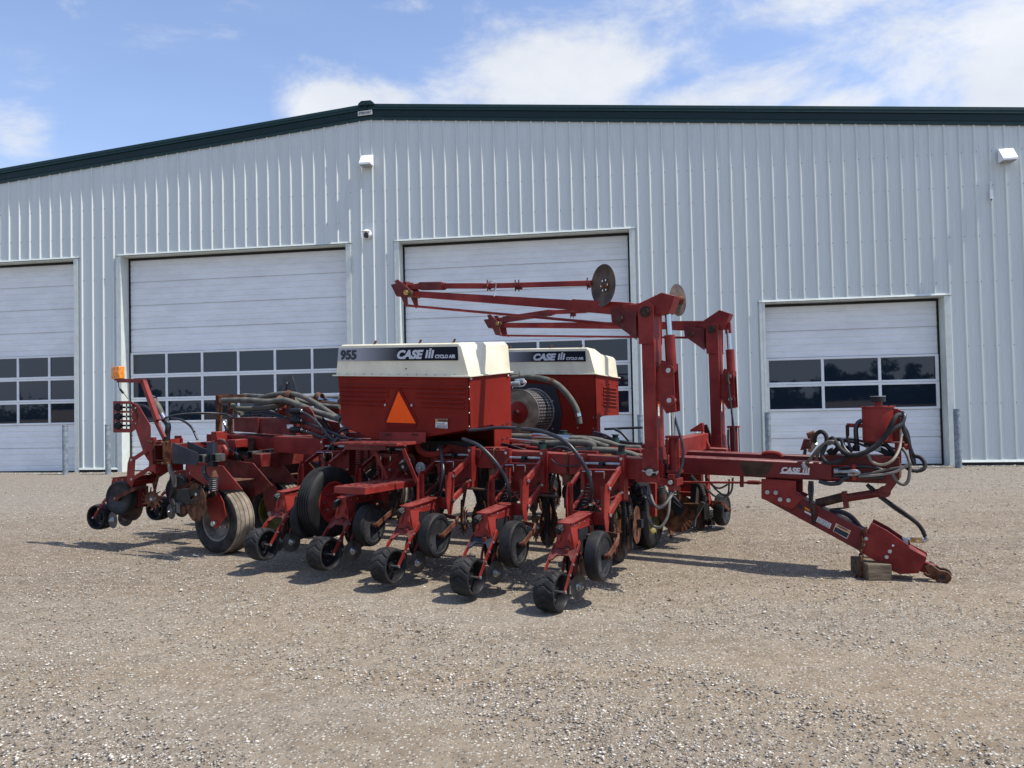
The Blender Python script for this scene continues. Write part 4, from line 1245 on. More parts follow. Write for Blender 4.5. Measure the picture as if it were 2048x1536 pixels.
# back of the second slow-vehicle sign, seen from behind, on its post
b = MB()
sp_ = [c1(x_, y_, n=-.45) for x_, y_ in ((1500, 182), (1552, 182), (1598, 330), (1596, 345), (1425, 345), (1425, 330))]
b.prism(sp_, (0, .006, 0), SPRG)
b.beam(c1(1518, 235, n=-.44), c1(1505, 420, n=-.44), .02, .03, RUSTD, up=(1, 0, 0)); b.bolt(c1(1520, 235, n=-.45), (0, -1, 0), .012, STEEL)
o = b.build('sign_plate', PL); o['label'] = 'bare grey back of a triangular plate'

# ---------------- hoppers
def hopper(corner, dt, dn, lips, flip):
    """corner: t,n of the visible near-right lid corner; lips: z at (a,b) = 00,10,11,01 with a to the hitch, b away from camera"""
    tC, nC = corner
    def hp(a, b_, c):
        z0 = lips[0] * (1 - a) * (1 - b_) + lips[1] * a * (1 - b_) + lips[2] * a * b_ + lips[3] * (1 - a) * b_
        return Vector((tC - dt * (1 - a), nC + dn * b_, z0 + c))
    def rel(px, py, f, n):
        p = f(px, py, n=n); return p
    return hp
# near hopper
hp = hopper((-3.686, -1.5), 1.639, .78, (1.876, 1.806, 1.867, 1.937), 1)
b = MB()
ins = .018
fp = [hp(.012, .02, 0), hp(.988, .02, 0), hp(.985, .02, -.485), hp(.70, .02, -.575), hp(.29, .02, -.635), hp(.045, .02, -.50)]
b.prism(fp, (0, .60, 0), HRED)
# the back half reaches down to the toolbar; right hand end plate with the cut-out
rp = [hp(.990, .02, 0), hp(.990, .985, 0), hp(.990, .985, -.835), hp(.990, .60, -.80), hp(.990, .555, -.74), hp(.990, .555, -.50), hp(.990, .50, -.485), hp(.990, .02, -.485)]
b.prism(rp, (.012, 0, 0), HRED)
b.prism([hp(.02, .985, 0), hp(.988, .985, 0), hp(.988, .985, -.80), hp(.02, .985, -.72)], (0, -.012, 0), HRED)
# pressed ribs of the front face
for k, c in enumerate((-.105, -.150, -.195, -.240, -.285)):
    spans = [(.03, .97)] if k < 1 else ([(.03, .42), (.62, .97)] if k < 3 else [(.03, .385), (.655, .96)])
    for a0, a1 in spans:
        p0, p1 = hp(a0, .02, c), hp(a1, .02, c)
        b.tube([p0 + X_ * .0, p0 + Vector((.02, -.004, 0)), p1 + Vector((-.02, -.004, 0)), p1], .013, HRED, 8, sub=1)
for y_ in (355, 430, 515, 600):
    b.bolt(c4(924, y_, t=-3.69), (1, 0, 0), .010, STEEL)
for x_, y_ in ((933, 303), (1165, 285)):
    b.bolt(c4(x_, y_, t=-3.688), (1, 0, 0), .016, STEEL)
for x_, y_ in ((1133, 588), (1163, 580), (1133, 675), (1163, 668)):
    b.bolt(c4(x_, y_, t=-3.686), (1, 0, 0), .012, SEALM)
hop = b.build('seed_hopper', PL, bevel=.010)
hop['label'] = 'red seed hopper with cream lid and orange triangle'
def lid(hp, parent, step_down=False):
    b = MB()
    H = .315
    # stations across b: (b, a_left_top, a_right_top, height)
    st = [(0.0, .025, .945, H - .012), (.04, .03, .94, H), (.28, .03, .945, H - .002), (.42, .02, .985, H - .004), (.96, .015, .988, H - .006), (1.0, .015, .985, H - .02)]
    vs = []; fs = []
    if step_down:
        st = [(0.0, .025, .950, H - .012), (.04, .03, .948, H), (.34, .03, .952, H), (.42, .03, .985, H - .055), (.96, .02, .985, H - .06), (1.0, .02, .98, H - .075)]
    for (bb_, al, ar, h) in st:
        vs += [hp(.005, bb_ * .97 + .015, 0), hp(al, bb_ * .96 + .02, h - .03), hp(al + .02, bb_ * .96 + .02, h), hp(ar - .02, bb_ * .96 + .02, h), hp(ar, bb_ * .96 + .02, h - .03), hp(.995, bb_ * .97 + .015, 0)]
    for j in range(len(st) - 1):
        for i in range(5):
            fs.append((j * 6 + i, j * 6 + i + 1, (j + 1) * 6 + i + 1, (j + 1) * 6 + i))
    fs.append(tuple(range(6))); e = (len(st) - 1) * 6; fs.append(tuple(e + i for i in range(6)))
    b.add(vs, fs, CREAM)
    # flange with rivets
    c = [hp(-.012, -.022, .0), hp(1.012, -.022, .0), hp(1.012, 1.01, .0), hp(-.012, 1.01, .0)]
    b.prism([p - Z_ * .004 for p in c], (0, 0, .013), CREAM)
    for k in range(15):
        b.bolt(hp(.03 + k * .067, .004, .016), (0, -.3, 1), .008, GALV, .004)
    for k in range(5):
        b.bolt(hp(1.001, .1 + k * .2, .016), (.3, 0, 1), .008, GALV, .004)
    # strap hooks on top
    for a0 in (.30, .64, .88):
        b.beam(hp(a0, .06, H), hp(a0 + .012, .06, H + .035), .03, .008, RUST)
    return b.build('hopper_lid', parent, bevel=.012, smooth=40)
ld = lid(hp, hop)
mb = MB()
for x_, y_, rr in ((535, 240, .028), (482, 209, .007), (418, 208, .006)):
    mb.prism([c4(x_ + 3.1 * rr * 60 * math.cos(a) * (1 + .3 * math.sin(3 * a)), y_ + 1.9 * rr * 60 * math.sin(a), n=-1.4865) for a in [i * .628 for i in range(10)]], (0, -.006, 0), SEAT)
mb.build('paint_chip', ld, smooth=0)
def decal(hp, parent, a0, a1, with955, z0=.10 + .115, z1=.29):
    nx = Vector((0, -.0045, 0))
    z0 = .115 + .02; z1 = .285
    A, B_, C_, D = [hp(a0, .012, z0) + nx, hp(a1, .012, z0) + nx, hp(a1 - .002, .018, z1) + nx, hp(a0 + .004, .018, z1) + nx]
    return A, B_, C_, D
def ih_logo(mb, o, x, y, h, m, n_):
    # three leaning bars, the middle one short with a square dot above
    for k, (dx, hh, dot) in enumerate(((0, 1.0, 0), (.86, .80, 1), (1.72, 1.0, 0))):
        sx = .16 * h
        p0 = o + x * (dx * .50 * h)
        mb.prism([p0, p0 + x * .30 * h, p0 + x * (.30 * h + sx * hh) + y * hh * h, p0 + x * (sx * hh) + y * hh * h], n_ * .0012, m)
        if dot:
            q = p0 + y * h * .84 + x * sx * .84
            mb.prism([q, q + x * .30 * h, q + x * (.30 * h + .06 * h) + y * .36 * h, q + x * .06 * h + y * .36 * h], n_ * .0012, m)
def hopper_decal(hp, parent, a0, a1, big, c_lo, c_hi, frac):
    off = Vector((0, -.003, 0))
    A = hp(a0, .010, c_lo) + off; Bq = hp(a1, .010, c_lo) + off; Cq = hp(a1 - .004, .020, c_hi) + off; D = hp(a0 + .004, .020, c_hi) + off
    mb = MB(); mb.prism([A, Bq, Cq, D], Vector((0, .006, 0)), BAND)
    o = mb.build('decal_band', parent, smooth=0)
    x = (Bq - A); W = x.length; x.normalize(); y = (D - A); Hh = y.length; y = (y - x * y.dot(x)).normalized(); z = x.cross(y)
    def at(u, v): return A + x * (u * W) + y * (v * Hh) + z * .0035
    if big: text_mesh('model_number', '955', Hh * .98, INK, o_parent(o), at(.025, .14), x, y, bold=.006, width=W * .145)
    u0 = frac
    text_mesh('maker_lettering', 'CASE', Hh * .86, SILV, o_parent(o), at(u0, .16), x, y, shear=.22, bold=.0058, width=W * .212)
    lg = MB(); ih_logo(lg, at(u0 + .228, .17), x, y, Hh * .60, SILV, z); lg.build('maker_mark', parent, smooth=0)
    text_mesh('series_lettering', 'CYCLO AIR', Hh * .34, SILV, o_parent(o), at(u0 + .305, .17), x, y, bold=.0022, width=W * .158)
def o_parent(o): return o.parent
hopper_decal(hp, ld if False else hop, .022, .925, True, .150, .278, .520)
# triangle and label on the front face
mb = MB(); f = lambda x_, y_, d=0: c4(x_, y_, n=-1.492 - d)
mb.prism([f(478, 360), f(497, 360), f(605, 560), f(590, 606), f(418, 606), f(398, 560)], (0, .004, 0), DRED)
mb.build('reflector_border', hop, smooth=0)
mb = MB(); mb.prism([f(487, 380, .004), f(593, 580, .004), f(411, 573, .004)], (0, .003, 0), ORANGE); mb.build('orange_triangle', hop, smooth=0)
mb = MB(); mb.prism([f(717, 552, .004), f(791, 552, .004), f(791, 611, .004), f(717, 607, .004)], (0, .003, 0), LABW)
mb.prism([f(718, 553, .006), f(790, 553, .006), f(790, 571, .006), f(718, 570, .006)], (0, .001, 0), LABO)
for q_, wid in ((580, 50), (588, 66), (596, 60), (603, 66)):
    mb.prism([f(722, q_, .007), f(722 + wid, q_ + .5, .007), f(722 + wid, q_ + 3, .007), f(722, q_ + 2.5, .007)], (0, .001, 0), GDISC)
lb = mb.build('warning_label', hop, smooth=0)
pa = f(726, 568, .008)
text_mesh('label_lettering', '! WARNING', .032, INK, hop, pa, (1, 0, -.03), Z_, width=.13, bold=.001)
# SMV bolts
mb = MB(); 
for x_, y_ in ((408, 465), (572, 467)): mb.bolt(f(x_, y_, .002), (0, -1, 0), .013, STEEL)
mb.build('bolt_pair', hop)

# far hopper: the same shape turned round; its inner face with the seed drum is what shows
hq = hopper((-3.40, .72), 1.66, .70, (1.935, 1.868, 1.838, 1.90), 1)
b = MB()
b.prism([hq(.01, .02, 0), hq(.988, .02, 0), hq(.988, .02, -.70), hq(.01, .02, -.70)], (0, .012, 0), HRED)
b.prism([hq(.012, .05, 0), hq(.98, .05, 0), hq(.98, .05, -.47), hq(.5, .05, -.62), hq(.02, .05, -.47)], (0, .61, 0), HRED)
b.prism([hq(.99, .02, 0), hq(.99, .985, 0), hq(.99, .985, -.455), hq(.99, .25, -.475), hq(.99, .16, -.50), hq(.99, .16, -.70), hq(.99, .02, -.70)], (.010, 0, 0), HRED)
# louvre panel
for k in range(6):
    c = -.135 - k * .042
    b.prism([hq(.998, .30, c), hq(.998, .86, c), hq(.998, .86, c - .026), hq(.998, .30, c - .026)], (.004, 0, 0), HRED)
    b.tube([hq(1.0, .30, c - .003), hq(1.003, .32, c - .003), hq(1.003, .84, c - .003), hq(1.0, .86, c - .003)], .010, HRED, 8, sub=1)
b.prism([hq(.996, .24, -.08), hq(.996, .93, -.08), hq(.996, .93, -.40), hq(.996, .90, -.42), hq(.996, .28, -.42), hq(.996, .24, -.39)], (.003, 0, 0), HRED)
for bb_, cc in ((.26, -.10), (.26, -.22), (.26, -.34), (.55, -.095), (.90, -.10), (.91, -.25), (.90, -.38), (.55, -.405)):
    b.bolt(hq(.999, bb_, cc), (1, 0, 0), .008, SEALM)
for x_, y_ in ((1693, 545), (1712, 545), (1693, 612), (1712, 612)):
    b.bolt(c4(x_, y_, t=-3.404), (1, 0, 0), .011, SEALM)
for x_, y_ in ((1445, 440), (1445, 535), (1445, 612), (1600, 607)):
    b.bolt(c4(x_, y_, n=.725), (0, -1, 0), .012, STEEL)
hop2 = b.build('seed_hopper', PL, bevel=.010)
hop2['label'] = 'farther red seed hopper with louvred end and exposed drum'
lid(hq, hop2, True)
hopper_decal(hq, hop2, .06, .925, False, .150, .272, .52)
# drum
dc = c4(1218, 512, n=.30)
b = MB(); b.lathe((dc.x, .36, dc.z), (0, 1, 0), [(0, .262), (.36, .262)], PERF, 64, uv=True)
b.lathe((dc.x, .345, dc.z), (0, 1, 0), [(0, .262), (0, .270), (.02, .270), (.02, .262)], STEEL, 64)
b.lathe((dc.x, .70, dc.z), (0, 1, 0), [(0, .27), (0, .285), (.02, .285)], STEEL, 64)
b.lathe((dc.x, .36, dc.z), (0, -1, 0), [(0, .262), (.004, .25), (.004, .17), (.012, .165), (.012, .13)], mat('galvanised_drum_end', (0.30, 0.27, 0.19), 0.5, metal=.4, var=.35, vscale=6), 56)
dr = b.build('seed_drum', PL)
b = MB(); b.lathe((dc.x, .35, dc.z), (0, -1, 0), [(.0, .13), (.012, .125), (.02, .09), (.03, .03), (.05, .028), (.05, 0)], RED, 40); b.bolt((dc.x, .30, dc.z), (0, -1, 0), .022, SEALM)
b.build('drum_hub', dr)
b = MB(); b.prism([(dc.x - .33, .716, dc.z - .33), (dc.x + .33, .716, dc.z - .33), (dc.x + .38, .716, dc.z), (dc.x + .30, .716, dc.z + .31), (dc.x, .716, dc.z + .345), (dc.x - .3, .716, dc.z + .31)], (0, .006, 0), INK)
b.build('drum_seal', PL)

# ---------------- steps
TREAD = mat('worn_red_tread_plate', (0.225, 0.026, 0.021), 0.5, spec=.3, var=.3, vscale=12, vcol=(0.29, 0.055, 0.045), dust=.22)
def step(t0, t1, n0, n1, z, lip=.048):
    b = MB()
    b.bb(t0, t1, n0, n1, z - .012, z, TREAD); b.bb(t0, t1, n0, n0 + .008, z - .0121 - lip, z - .0121, RED); b.bb(t1 - .008, t1, n0 + .0081, n1, z - .012 - lip, z - .0121, RED)
    b.bb(t0, t0 + .008, n0 + .0081, n1, z - .012 - lip, z - .0121, RED)
    # raised diamond bars
    L1, L2 = t1 - t0, n1 - n0
    s = .042
    for i in range(int(L1 / s)):
        for j in range(int(L2 / s)):
            cx_, cy_ = t0 + s * (i + .5) + .008, n0 + s * (j + .5) + .008
            a = .78 if (i + j) % 2 else -.78
            b.box((cx_, cy_, z + .0022), (.036, .009, .0045), TREAD, Matrix.Rotation(a, 3, 'Z'))
    return b
b = step(-4.68, -4.32, -2.22, -1.42, .845)
b.beam((-4.35, -1.45, .81), (-4.35, -1.22, .96), .05, .05, RED); b.beam((-4.65, -1.45, .81), (-4.65, -1.22, .96), .05, .05, RED)
b.build('lower_step', PL)
b = step(-4.98, -4.22, -1.90, -1.52, 1.215, .012)
b.bb(-4.86, -4.36, -1.885, -1.86, 1.15, 1.19, RED2)
b.prism([c2(1095, 15, n=-1.53), c2(1462, 18, n=-1.53), c2(1460, 98, n=-1.53), c2(1095, 75, n=-1.53)], (0, .008, 0), RED)
for x_ in (1150, 1168, 1186, 1358, 1376, 1394): b.bolt(c2(x_, 36, n=-1.53), (0, -1, 0), .009, SEALM)
b.beam(c2(1055, 150, n=-1.75), c2(1160, 385, n=-1.75), .035, .012, RED, up=(0, 1, 0)); b.beam(c2(1285, 150, n=-1.78), c2(1395, 415, n=-1.75), .035, .012, RED, up=(0, 1, 0))
b.build('upper_step', PL)

# ---------------- masts, marker arms
def mast(n, t, far=False):
    z_top = 2.33 if not far else 2.36
    b = MB()
    tt = -2.07 + (t + 2.07)
    b.beam((t, n + .10, 1.0), (t - .005, n + .10, z_top), .11, .19, RED, up=(0, 1, 0))
    # lower sleeve and pivot box
    b.beam((t - .005, n + .10, .87), (t - .005, n + .10, 1.15), .150, .240, RED, up=(0, 1, 0), w2=.128, h2=.222)
    b.bb(t - .15, t + .10, n + .012, n + .19, .865, 1.02, RED) if not far else b.bb(t - .17, t + .12, n, n + .20, .80, .95, RED)
    b.cyl((t, n - .06, .955), (t, n + .26, .955), .028, STEEL, 14)
    for k in range(4):
        b.box((t, n - .022, .955), (.10, .006, .05), RUSTD, Matrix.Rotation(k * .785, 3, 'Y')) if k < 2 else None
    b.tube([(t - .06, n - .05, .965), (t, n - .055, .955), (t + .055, n - .05, .955), (t + .075, n - .05, .965), (t + .06, n - .05, .94)], .006, STEEL, 6)
    # lower cylinder leg bracket
    b.beam((t + .17, n + .07, .80), (t + .17, n + .07, .94), .05, .16, RED); b.bb(t + .05, t + .22, n - .01, n + .16, .845, .90, RED)
    b.bolt((t + .17, n - .012, .875), (0, -1, 0), .02, STEEL)
    # gusset carrying the two cylinders
    gp = [(t + .05, 0, 1.80), (t + .10, 0, 1.93), (t + .20, 0, 1.90), (t + .21, 0, 1.50), (t + .13, 0, 1.48), (t + .05, 0, 1.62)]
    for dn in (.04, .16):
        b.prism([Vector((x, n + dn, z - .04)) for x, _, z in gp], (0, .010, 0), RED)
    for zz in (1.80, 1.55): 
        b.cyl((t + .165, n + .01, zz), (t + .165, n + .19, zz), .02, STEEL, 12); b.cyl((t + .165, n + .022, zz), (t + .165, n + .039, zz), .045, RED, 16)
    # head plates
    if True:
        hpz = z_top
        for dn in (-.016, .19):
            b.prism([Vector((t + x, n + dn + .0, hpz + z)) for x, z in ((-.075, -.30), (.055, -.30), (.06, .02), (.02, .045), (-.06, .03), (-.078, -.05))], (0, .012, 0), RED)
        b.cyl((t - .01, n - .035, hpz - .03), (t - .01, n + .22, hpz - .03), .032, RUSTD, 14)
        b.lathe((t - .01, n - .018, hpz - .03), (0, -1, 0), [(0, .05), (.006, .05), (.006, 0)], RUSTD, 8)
        # gusset below the arm
        for dn in (-.006, .16):
            b.prism([Vector((t + x, n + dn, hpz + z)) for x, z in ((-.10, -.02), (-.10, -.26), (-.19, -.19), (-.32, -.09), (-.33, .03))], (0, .012, 0), RED2)
        b.bolt((t - .24, n - .008, hpz - .07), (0, -1, 0), .028, RUSTD)
    b.bb(t + .056, t + .0585, n + .04, n + .075, 1.42, 1.52, LABW); b.bb(t + .0586, t + .0592, n + .04, n + .075, 1.50, 1.52, LABO)
    m_ = b.build('marker_mast', PL, bevel=.006)
    # cylinders
    b = MB()
    b.cyl((t + .165, n + .10, 1.80), (t + .155, n + .10, 2.10), .045, RED, 20); b.cyl((t + .155, n + .10, 2.09), (t + .145, n + .10, 2.32), .026, CHROME, 16)
    b.beam((t + .145, n + .10, 2.28), (t + .14, n + .10, 2.40), .05, .06, RED)
    o = b.build('fold_cylinder', PL, smooth=40)
    b = MB()
    b.cyl((t + .165, n + .10, 1.52), (t + .168, n + .10, 1.45), .03, RED, 16); b.cyl((t + .168, n + .10, 1.46), (t + .17, n + .10, 1.24), .020, CHROME, 16)
    b.cyl((t + .17, n + .10, .94), (t + .17, n + .10, 1.24), .042, RED, 20); b.box((t + .17, n + .10, 1.245), (.115, .115, .02), RED); b.box((t + .17, n + .10, .955), (.115, .115, .02), RED)
    for sx in (-1, 1):
        for sy in (-1, 1): b.cyl((t + .17 + sx * .046, n + .10 + sy * .046, .95), (t + .17 + sx * .046, n + .10 + sy * .046, 1.25), .006, RED2, 6)
    b.build('lift_cylinder', PL, smooth=40)
    return m_
mast(-1.22, -2.065); mast(1.08, -2.135, True)

def marker(n, f, root, pts, up, peak, disc, disc_r, rodp, plate, tilt, w=.08):
    """root: plates at the mast head; pts: main arm; up: folded-back arm"""
    b = MB()
    q = [f(x, y, n=n) for x, y in root]
    b.prism([p - Y_ * .0 for p in q], (0, .15, 0), RED)
    p0, p1, p2 = [f(x, y, n=n + .07) for x, y in pts[:3]]
    b.beam(p0, p1, .10, .115, RED, w2=.09, h2=.10); b.beam(p1, p2, .075, .085, RED, w2=.06, h2=.06)
    u = [f(x, y, n=n + .07) for x, y in up]
    for a, c, hh in zip(u, u[1:], (.062, .05, .045, .045, .04)): b.beam(a, c, hh, hh, RED)
    b.beam(u[0] + X_ * -.16, u[0] + X_ * .02, .05, .055, RED)
    b.beam(u[0].lerp(u[1], .05), u[0].lerp(u[1], .95), .075, .075, RED2) if len(u) > 3 else None
    r0, r1 = [f(x, y, n=n + .02) for x, y in rodp]
    b.cyl(r0, r1, .013, RED, 10)
    for x, y in plate[0]:
        pp = f(x, y, n=n + .07); b.box(pp, (.016, .066, .066), RED2)
        for s in (-1, 1): b.bolt(pp + Vector((.0, -.028, s * .033)), (0, 0, s), .007, RED2, .022)
    o = b.build('marker_arm', PL, bevel=.004)
    b = MB()
    for dn in (-.02, .15):
        b.prism([f(x, y, n=n) + Y_ * dn for x, y in plate[1]], (0, .012, 0), RED2)
    cc = f(*plate[2], n=n); b.cyl(cc - Y_ * .03, cc + Y_ * .18, .035, RUSTD, 14); b.bolt(cc - Y_ * .03, (0, -1, 0), .028, BRASS)
    b.prism([f(x, y, n=n + .01) for x, y in plate[3]], (0, .12, 0), RED2)
    b.build('elbow_joint', o, bevel=.003)
    dm = disc_mesh(disc_r, DISCB, 0, .035, .004, .045, RUST, 72)
    for k in range(6):
        a = k * PI / 3
        dm.bolt((.032, .048 * math.cos(a), .048 * math.sin(a)), (-1, 0, 0), .010, CHROME, .02)
    d = dm.build('marker_disc', o, smooth=35); d.location = f(*disc, n=n - .02); d.rotation_euler = tilt
    return o
marker(-1.2, c5, ((1370, 275), (1455, 283), (1600, 213), (1680, 232), (1640, 330), (1395, 355)),
       ((1440, 312), (1100, 285), (190, 222)), ((225, 178), (370, 176), (600, 176), (780, 172), (1205, 160)), None, (1268, 172), .183, ((150, 287), (1380, 398)),
       (((620, 175), (778, 176), (798, 176), (1187, 165)), ((88, 148), (108, 140), (180, 200), (160, 240), (165, 290), (150, 296), (130, 250)), (163, 217), ((60, 168), (150, 150), (150, 235), (92, 235))), (0, 0, R(58)))
marker(1.1, c5, ((1800, 400), (1930, 312), (1992, 332), (1955, 420), (1870, 425)),
       ((1860, 405), (1650, 402), (700, 400)), ((690, 370), (990, 325), (1170, 318), (1690, 262)), None, (1694, 256), .183, ((700, 458), (1760, 470)),
       (((1090, 334), (1106, 333)), ((612, 342), (632, 338), (680, 385), (690, 450), (700, 462), (660, 455)), (678, 392), ((588, 368), (625, 362), (640, 410), (615, 416))), (0, 0, R(-12)))
# wire loop on the near marker arm
b = MB(); pts = [c5(636 + 24 * math.cos(a), 175 + 28 * math.sin(a), n=-1.16 + .05 * math.sin(a)) for a in [i * .52 for i in range(13)]]
b.tube(pts + [c5(650, 235, n=-1.2)], .006, GALV, 6, sub=2); b.build('wire_loop', PL)

# ---------------- tongue
def bx(mb, ta, tb, n0, n1, za, zb, m):
    """bar between tongue stations: za,zb = (bottom, top) at ta and tb"""
    mb.add([(ta, n0, za[0]), (ta, n1, za[0]), (ta, n1, za[1]), (ta, n0, za[1]), (tb, n0, zb[0]), (tb, n1, zb[0]), (tb, n1, zb[1]), (tb, n0, zb[1])],
           [(0, 1, 2, 3), (7, 6, 5, 4), (0, 4, 5, 1), (1, 5, 6, 2), (2, 6, 7, 3), (3, 7, 4, 0)], m)
b = MB()
bx(b, -6.6, -.79, -.15, .02, (.93, 1.13), (.815, .972), TRED)
tg = b.build('tongue_beam', PL, bevel=.012)
# worn bare patch on its face is a real rub mark
b = MB(); pt = [c7(x_, y_, n=-.1515) for x_, y_ in ((0, 550), (20, 548), (150, 556), (255, 562), (215, 640), (170, 668), (40, 655), (8, 610))]
b.prism([p_ - Y_ * .001 for p_ in pt], (0, .001, 0), mat('rubbed_bare_metal', (0.052, 0.032, 0.018), 0.5, spec=.2, var=.3, vscale=8)); b.build('rub_mark', tg, smooth=0)
p = c7(318, 633, n=-.1525)
text_mesh('tongue_lettering', 'CASE', .068, WLET, tg, p, (1, 0, -.035), Z_, shear=.2, bold=.0035, width=.165)
lg = MB(); xa = Vector((1, 0, -.035)).normalized(); ih_logo(lg, c7(480, 636, n=-.1525), xa, Z_, .048, WLET, Vector((0, -1, 0)))
lg.prism([c7(305, 641, n=-.1525), c7(533, 652, n=-.1525), c7(533, 640, n=-.1525), c7(316, 629, n=-.1525)], (0, -.001, 0), WLET)
lg.build('tongue_mark', tg, smooth=0)
b = MB(); bx(b, -6.6, -.45, .16, .33, (.95, 1.15), (.86, .995), TRED)
b.tube([c7(x_, y_, n=.16) for x_, y_ in ((170, 492), (220, 480), (300, 490), (325, 520))], .02, RED, 8)
b.build('tongue_beam', PL, bevel=.012)
b = MB()
b.cyl(c6(480, 862, n=.1), c7(165, 712, n=.1), .011, RED, 10); b.cyl(c7(60, 708, n=.1), c7(150, 712, n=.1), .02, RED, 10)
b.cyl(c7(14, 660, n=-.05), c7(14, 745, n=-.05), .018, RED2, 10)
b.build('tie_rod', PL)
# head of the tongue: boxed arms, cross pin and eye
b = MB()
n0 = -.12
b.prism([c7(x_, y_, n=n0) for x_, y_ in ((640, 500), (1190, 515), (1225, 520), (1225, 690), (1150, 790), (1110, 800), (1085, 770), (1125, 720), (640, 700))], (0, .30, 0), RED2)
b.bb(-.80, -.50, n0 - .03, n0 + .0, .945, .955, RED); b.bb(-.80, -.50, n0 - .03, n0, .835, .845, RED)
pe = c7(872, 560, n=n0 - .03); b.cyl((pe.x, n0 - .035, .83), (pe.x, n0 - .035, .965), .022, RED, 12)
b.cyl(c7(722, 622, n=n0 - .04), c7(755, 622, n=n0 - .04), .022, GALV, 10); b.tube([c7(750, 625, n=n0 - .04), c7(820, 627, n=n0 - .05), c7(880, 622, n=n0 - .075), c7(915, 635, n=n0 - .06), c7(880, 650, n=n0 - .045), c7(830, 648, n=n0 - .04)], .014, GALV, 8)
b.build('tongue_head', PL, bevel=.006)
# drop leg and lower drawbar
b = MB()
n1 = -.145
b.prism([c7(x_, y_, n=n1) for x_, y_ in ((163, 682), (428, 700), (428, 800), (500, 820), (400, 920), (163, 835))], (0, .018, 0), RED)
b.prism([c7(x_, y_, n=n1) for x_, y_ in ((163, 682), (428, 700), (428, 800), (500, 820), (400, 920), (163, 835))], (0, -.001, 0), RED) if False else None
b.prism([p_ + Y_ * .19 for p_ in [c7(x_, y_, n=n1) for x_, y_ in ((163, 682), (455, 700), (455, 800), (500, 820), (400, 920), (163, 835))]], (0, .018, 0), RED2)
for x_, y_ in ((212, 785), (277, 787), (310, 840), (375, 846)): b.bolt(c7(x_, y_, n=n1), (0, -1, 0), .024, STEEL)
b.build('drop_bracket', PL, bevel=.004)
b = MB()
n2 = -.123
b.prism([c7(x_, y_, n=n2) for x_, y_ in ((400, 790), (960, 1080), (1000, 1120), (960, 1270), (915, 1235), (175, 835), (300, 800))], (0, .16, 0), TRED)
da = b.build('drawbar', PL, bevel=.006)
b = MB()
for pts_, m_ in ((((497, 897), (700, 1005), (702, 1015), (500, 905)), LABO), (((495, 925), (545, 950), (548, 968), (495, 938)), LABW), (((600, 972), (703, 1028), (688, 1066), (582, 1010)), LABW), (((738, 1024), (852, 1082), (822, 1144), (714, 1084)), LABW)):
    if m_ is LABO: continue
    b.prism([c7(x_, y_, n=n2 - .001) for x_, y_ in pts_], (0, -.001, 0), m_)
b.prism([c7(x_, y_, n=n2 - .0025) for x_, y_ in ((741, 1030), (848, 1084), (840, 1100), (734, 1046))], (0, -.0006, 0), LABO)
b.prism([c7(x_, y_, n=n2 - .0025) for x_, y_ in ((732, 1050), (837, 1104), (820, 1138), (719, 1084))], (0, -.0006, 0), INK)
b.prism([c7(x_, y_, n=n2 - .0025) for x_, y_ in ((497, 898), (532, 915), (540, 935), (500, 915))], (0, -.0006, 0), LABO)
for k in range(4):
    b.prism([c7(x_, y_ + k * 9, n=n2 - .003) for x_, y_ in ((606 - k * 4, 982), (695 - k * 4, 1030), (694 - k * 4, 1033), (605 - k * 4, 985))], (0, -.0004, 0), GDISC)
    b.prism([c7(x_, y_ + k * 9, n=n2 - .0035) for x_, y_ in ((737 - k * 3, 1056), (822 - k * 3, 1099), (821 - k * 3, 1102), (736 - k * 3, 1059))], (0, -.0004, 0), GDISC)
b.build('warning_label', da, smooth=0)
text_mesh('label_lettering', '! WARNING', .020, INK, da, c7(748, 1046, n=n2 - .004), c7(848, 1096, n=n2) - c7(748, 1046, n=n2), Z_, width=.085, bold=.0006)
b = MB(); b.cyl(c7(466, 895, n=n2 - .001), c7(466, 895, n=n2 - .0025), .018, SEALM, 16); b.build('bolt_hole', da, smooth=0)
# tongue telescoping hydraulic cylinder
b = MB()
b.cyl(c7(590, 872, n=-.04), c7(800, 820, n=-.04), .040, RUSTD, 16); b.cyl(c7(800, 832, n=-.04), c7(1100, 785, n=-.04), .036, RED2, 16)
b.beam(c7(800, 780, n=-.04), c7(820, 905, n=-.04), .08, .04, RED2, up=(1, 0, 0)); b.tube([c7(700, 915, n=-.05), c7(820, 905, n=-.05)], .008, PLAST, 6)
b.cyl(c7(1110, 782, n=-.10), c7(1110, 782, n=.05), .05, RED2, 18)
b.build('tongue_cylinder', PL, smooth=40)
# hitch box and clevis
b = MB()
n3 = -.150
outer = ((1010, 1018), (1125, 1078), (1295, 1195), (1300, 1215), (1430, 1285), (1432, 1300), (1372, 1408), (1225, 1415), (1160, 1385), (915, 1240), (925, 1190), (980, 1075))
b.prism([c7(x_, y_, n=n3) for x_, y_ in outer], (0, .02, 0), RED)
b.prism([c7(x_, y_, n=n3) + Y_ * .20 for x_, y_ in outer], (0, .02, 0), RED2)
b.prism([c7(x_, y_, n=n3 + .0201) for x_, y_ in ((1295, 1215), (1425, 1290), (1370, 1395), (1230, 1400), (1180, 1360))], (0, .178, 0), RED)
for x_, y_ in ((970, 1140), (947, 1185), (1152, 1238), (1127, 1281)): b.bolt(c7(x_, y_, n=n3), (0, -1, 0), .017, STEEL)
b.cyl(c7(1176, 1195, n=n3), c7(1176, 1195, n=n3 - .003), .010, LABW, 12)
for x_, y_ in ((1105, 1325), (1208, 1380), (994, 1098)): b.cyl(c7(x_, y_, n=n3 - .0002), c7(x_, y_, n=n3 - .0015), .009, SEALM, 12)
